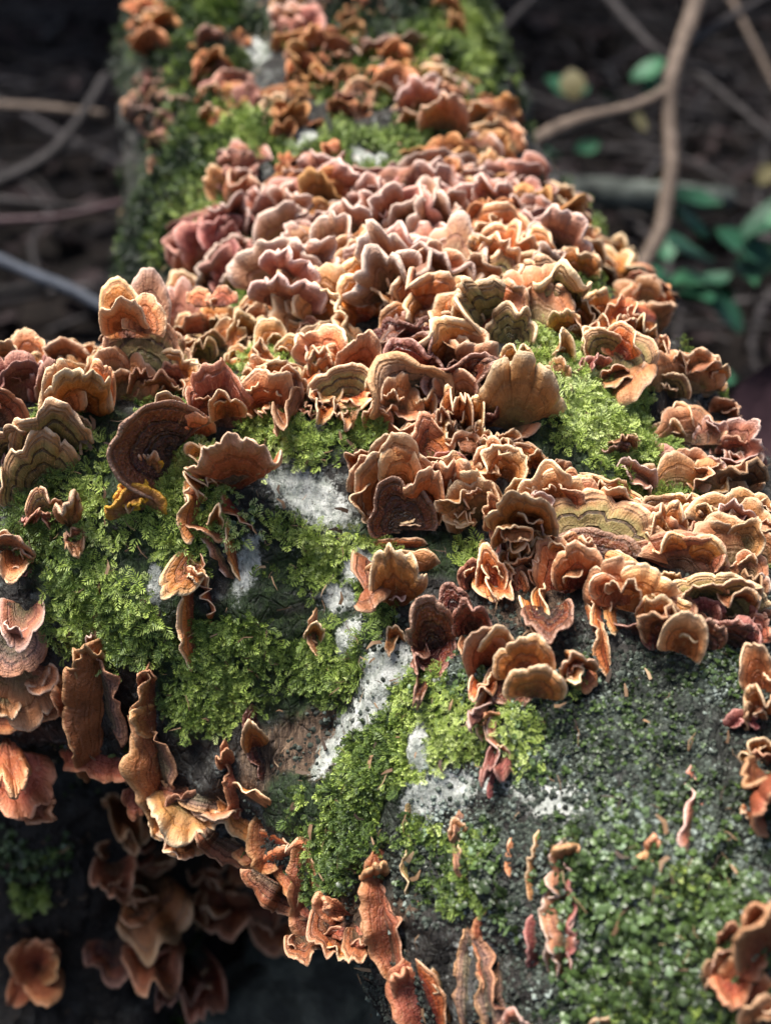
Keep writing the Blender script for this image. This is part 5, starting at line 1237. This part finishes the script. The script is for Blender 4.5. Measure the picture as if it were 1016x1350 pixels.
def limb(name, P, r0, r1, mat, parent=None, seed=0, n=24):
    pa = smooth_path(P, n); rd = np.linspace(r0, r1, len(pa)) * (1 + .10 * np.sin(np.linspace(0, 9, len(pa)) + seed))
    V, Fc = tube_np(pa, rd, 9, .07, seed)
    return link(name, mesh_np(name, V, Fc, {'tone': np.full(len(V), .5)}), mat, parent)
tw = []
for k in range(8):
    V, Fc = tube_np(smooth_path([(0, 0, 0), (.05 * math.sin(k), .35, .03), (.04, .7, .01), (.1 * math.cos(k * 2), 1, .05)], 7), np.linspace(.018, .006, 8), 4)
    tw.append((V, Fc[0]))
litter('twig_litter', 1500, tw, (.12, .45), TWM, (-2.2, 2.4, -.2, 4.2), .25, .02)

def px_path(lst): return [at(*p) for p in lst]
t1 = thing('forked_branch', 'bare grey-brown forked branch, thickest of those behind the log', 'branch', (0, 0, 0))
limb('main_stem', px_path([(935, -60, 1.05), (912, 20, 1.03), (888, 90, 1.0), (882, 150, 1.0), (884, 220, .99), (872, 300, .98), (850, 345, .97), (835, 400, .97)]), .0085, .0066, BRM, t1, 1, 40)
limb('side_arm', px_path([(884, 118, 1.0), (840, 140, 1.0), (770, 158, .99), (718, 180, .97), (670, 212, .95)]), .0062, .0085, BRM, t1, 2)
limb('twig', px_path([(905, 60, 1.02), (950, 30, 1.08), (1040, -20, 1.15)]), .005, .0035, TWM, t1, 3)
BR = [('dark twig arching down behind the top of the log', [(596, 10, 1.3), (640, 50, 1.25), (680, 110, 1.22), (700, 170, 1.2)], .006, TWM),
      ('thin dark twig crossing over the black gap', [(720, -20, 1.5), (660, 40, 1.4), (600, 110, 1.3)], .005, TWM),
      ('long slanting mossy twig meeting the fork from above', [(780, -30, 1.4), (830, 30, 1.3), (880, 75, 1.25), (960, 100, 1.3)], .0055, TWM),
      ('dark diagonal stick running down beside the fork', [(910, 90, 1.4), (960, 130, 1.35), (1040, 200, 1.3)], .006, TWM),
      ('pale straight twig near the upper corner beyond the fork', [(960, -10, 1.6), (985, 40, 1.55), (1030, 130, 1.5)], .005, BRM),
      ('faint level stick under the green leaves', [(680, 120, 1.7), (760, 140, 1.6), (860, 130, 1.7)], .005, TWM),
      ('upright thin shoot rising at the picture rim behind the leaves', [(1008, 200, 1.3), (1000, 260, 1.25), (990, 330, 1.2)], .003, TWM),
      ('level brown stick in the dark beyond the stack of pinkish knobs', [(-30, 138, 1.3), (60, 142, 1.28), (140, 150, 1.25)], .006, BRM),
      ('dark bent stick slanting over the shaded litter', [(-20, 250, 1.2), (60, 210, 1.2), (110, 150, 1.25), (140, 100, 1.3)], .008, TWM),
      ('reddish thin stick lying across the litter', [(-20, 292, 1.1), (80, 285, 1.1), (180, 262, 1.12)], .004, MVM),
      ('lower grey stick lying parallel to the reddish one', [(-20, 262, 1.15), (70, 270, 1.15), (190, 285, 1.2)], .005, TWM),
      ('smooth blue-grey twig sloping down toward the banded fungus', [(-40, 325, .95), (40, 360, .92), (100, 385, .90), (160, 420, .88)], .0062, BLM),
      ('short dark root crossing the gap under the brackets', [(270, 1330, .66), (340, 1290, .65), (420, 1275, .66), (500, 1262, .68)], .010, TWM),
      ('blue-grey stick seen through the gap beside the root', [(275, 1200, .70), (300, 1260, .70), (335, 1310, .70)], .008, BLM)]
for i, (lab, P, rad, mt) in enumerate(BR):
    o = limb('twig', px_path(P), rad, rad * .7, mt, None, 10 + i)
    tag(o, lab, 'twig')
o = limb('fallen_branch', [on_ground(600, 245, -.28), on_ground(740, 250, -.27), on_ground(900, 262, -.28), on_ground(960, 262, -.29)], .024, .018, PLM, None, 40)
tag(o, 'pale greenish rotten branch lying on the forest floor', 'branch')

def leaf_obj(name, parent, pos, size, spin, lean, mat, seed, wr=.75):
    V, Fc = leaf_v(seed, 1, wr, .18)
    V = np.concatenate([V, V - [0, 0, .012]])
    nn = len(V) // 2
    Fa = np.concatenate([Fc, Fc[:, ::-1] + nn])
    mm = mesh_np(name, V * size, Fa, {'tone': np.full(len(V), random.random())})
    o = link(name, mm, mat, parent)
    o.location = pos
    o.rotation_euler = (lean, random.uniform(-.4, .4), spin)
    return o
def plant(label, stem, leaves, mat=LFM, name='leafy_plant', depth=1.15):
    base = on_ground(stem[0][0], stem[0][1], GZ + .02)
    top = at(stem[-1][0], stem[-1][1], depth)
    t = thing(name, label, 'plant', tuple(base))
    so_ = limb('stem', [Vector((0, 0, 0)), (top - base) * .5 + Vector((.01, 0, .03)), top - base], .003, .0018, TWM, t, 3)
    for k, (x, y, s, sp) in enumerate(leaves):
        p = at(x, y, depth + .03 * math.sin(k * 2.3))
        leaf_obj('leaf', t, tuple(p - base), s * 1.12, math.radians(sp), random.uniform(.1, .7), mat, 60 + k)
plant('bushy bright green plant with broad leaves beyond the log outline', [(980, 470), (975, 330)], [(940, 345, .058, 60), (985, 320, .065, -70), (950, 275, .052, 80), (995, 375, .066, -30), (960, 395, .066, 110), (925, 380, .045, 150), (975, 440, .052, 70), (1010, 290, .05, -100), (930, 315, .05, 95), (1015, 350, .06, 60), (965, 500, .05, 100)], LFM, depth=1.05)
plant('small green sprig low in the black gap near the fork', [(800, 180), (800, 110)], [(775, 118, .050, 70), (835, 108, .045, -70), (800, 135, .045, 170), (860, 125, .035, -20)], LFM, depth=1.35)
plant('faint green leaf cluster beside the side arm', [(745, 240), (742, 195)], [(735, 205, .035, 80), (760, 200, .03, -60)], LFM, depth=1.35)
plant('dark green seedling next to the broad-leaved plant', [(900, 420), (890, 370)], [(885, 372, .045, 60), (912, 380, .045, -70), (880, 345, .035, 10)], LFM, depth=1.15)
for i, (x, y, s, lab) in enumerate([(757, 122, .036, 'round yellow leaf low in the black gap'), (852, 162, .034, 'yellow leaf caught under the fork'), (893, 325, .028, 'small yellow leaf beside the foot of the fork'), (855, 232, .034, 'olive-yellow leaf behind the main stem'), (1000, 235, .030, 'yellowish leaf near the green plant')]):
    o = leaf_obj('fallen_leaf', None, tuple(at(x, y + 8, 1.25)), s, i * 1.3, .9, YLM, 80 + i, .85)
    tag(o, lab, 'leaf')
o = leaf_obj('fallen_leaf', None, tuple(at(985, 640, .66)), .085, -.3, 1.0, MVM, 90, .7); tag(o, 'large mauve dead leaf curled against the log side', 'leaf')
o = leaf_obj('fallen_leaf', None, tuple(at(1000, 600, .70)), .075, -.9, .7, MVM, 91, .7); tag(o, 'second mauve dead leaf behind the large curled one', 'leaf')
for i, (x, y, s, lab) in enumerate([(800, 205, .09, 'pinkish dead leaf on the floor below the side arm'), (620, 0, .07, 'dark curled leaf beyond the log top'), (815, 300, .08, 'pale pinkish dead leaf near the rotten branch'), (905, 180, .07, 'brown dead leaf resting by the fork'), (90, 320, .09, 'grey dead leaf above the blue-grey twig')]):
    p = on_ground(x, y); o = leaf_obj('fallen_leaf', None, (p.x, p.y, GZ + .06), s, i * 2.1, .3, LITM, 95 + i, .6); tag(o, lab, 'leaf')

def stone(x, y, rad, lab, seed, z=GZ):
    import bmesh
    bm = bmesh.new(); bmesh.ops.create_icosphere(bm, subdivisions=4, radius=1)
    me_ = bpy.data.meshes.new('stone'); bm.to_mesh(me_); bm.free()
    n_ = len(me_.vertices); c = np.empty(n_ * 3, dtype=np.float32); me_.vertices.foreach_get('co', c); c = c.reshape(-1, 3)
    c = c * (1 + .28 * VN.fbm(c + seed, 1.3, 3)[:, None]) * np.array([1.3, 1.0, .7]) * rad
    me_.vertices.foreach_set('co', c.ravel().astype(np.float32)); me_.update()
    me_.polygons.foreach_set('use_smooth', np.ones(len(me_.polygons), dtype=bool))
    o = link('stone', me_, STM); p = on_ground(x, y, z + rad * .4); o.location = p
    tag(o, lab, 'stone')
stone(455, 1300, .045, 'mossy grey stone seen through the gap under the brackets', 1)
stone(370, 1345, .035, 'smaller pale stone at the bottom of the gap', 2)
stone(520, 1350, .03, 'dark stone tucked against the trunk edge below the gap', 3)

# unseen trees, added so their leafy shade keeps the floor behind the log dark
BKM = flat_mat('shade_tree_bark', [(.25, (.02, .018, .016)), (.6, (.09, .08, .07))], .8, 12, .01)
CRM = flat_mat('shade_crown_leaves', [(.2, (.02, .05, .015)), (.6, (.045, .10, .025)), (.9, (.07, .14, .03))], .5, 6)
def tree(label, x, y, hgt, cr, seed, n=9000):
    rr = np.random.default_rng(seed)
    t = thing('tree', label, 'tree', (x, y, GZ))  # added unseen tree, there only for its shade
    limb('shade_trunk', [(0, 0, -.1), (.05, .02, hgt * .3), (-.04, .05, hgt * .65), (.02, 0, hgt)], .13, .05, BKM, t, seed)
    for k in range(7):
        a = k * 2.4 + seed; z = hgt * (.55 + .06 * k)
        limb('shade_limb', [(0, 0, z), (math.cos(a) * cr * .4, math.sin(a) * cr * .4, z + .2), (math.cos(a) * cr * .85, math.sin(a) * cr * .85, z + .25)], .035, .012, BKM, t, k)
    cl = rr.normal(size=(60, 3)); cl /= np.linalg.norm(cl, axis=1, keepdims=True)
    cl = cl * (rr.random((60, 1)) ** .45) * np.array([cr, cr, cr * .55]) + [0, 0, hgt * .85]
    P = cl[rr.integers(0, 60, n)] + rr.normal(size=(n, 3)) * cr * .13
    V, Fc = leaf_v(1, 1, .6, .2); V = V[::1]
    q = np.array([[-.3, 0, 0], [0, -.5, .05], [.3, 0, 0], [0, .5, .05]])
    nr_ = rr.normal(size=(n, 3)); nr_[:, 2] = np.abs(nr_[:, 2]) + .6; nr_ /= np.linalg.norm(nr_, axis=1, keepdims=True)
    M = orient(nr_, rr.random(n) * 6.28, np.zeros(n), rr)
    Wd = np.einsum('nij,vj->nvi', M, q) * rr.uniform(.09, .16, n)[:, None, None] + P[:, None, :]
    Fq = np.arange(n * 4).reshape(n, 4)
    link('shade_crown', mesh_np('shade_crown', Wd.reshape(-1, 3), Fq, {'tone': np.repeat(rr.random(n), 4)}, smooth=False), CRM, t)
SX, SY = math.sin(SUN_AZ) / math.tan(SUN_EL), math.cos(SUN_AZ) / math.tan(SUN_EL)
tree('unseen leafy broad-crowned tree added for shade behind the log', -1.6, 3.3, 3.2, 1.7, 3)
tree('second unseen leafy tree added for shade beyond the fork', 1.5, 4.4, 3.6, 1.8, 5)
tree('farther unseen slim tree added for shade beyond the two broad ones', .2, 6.2, 4.2, 1.9, 8)
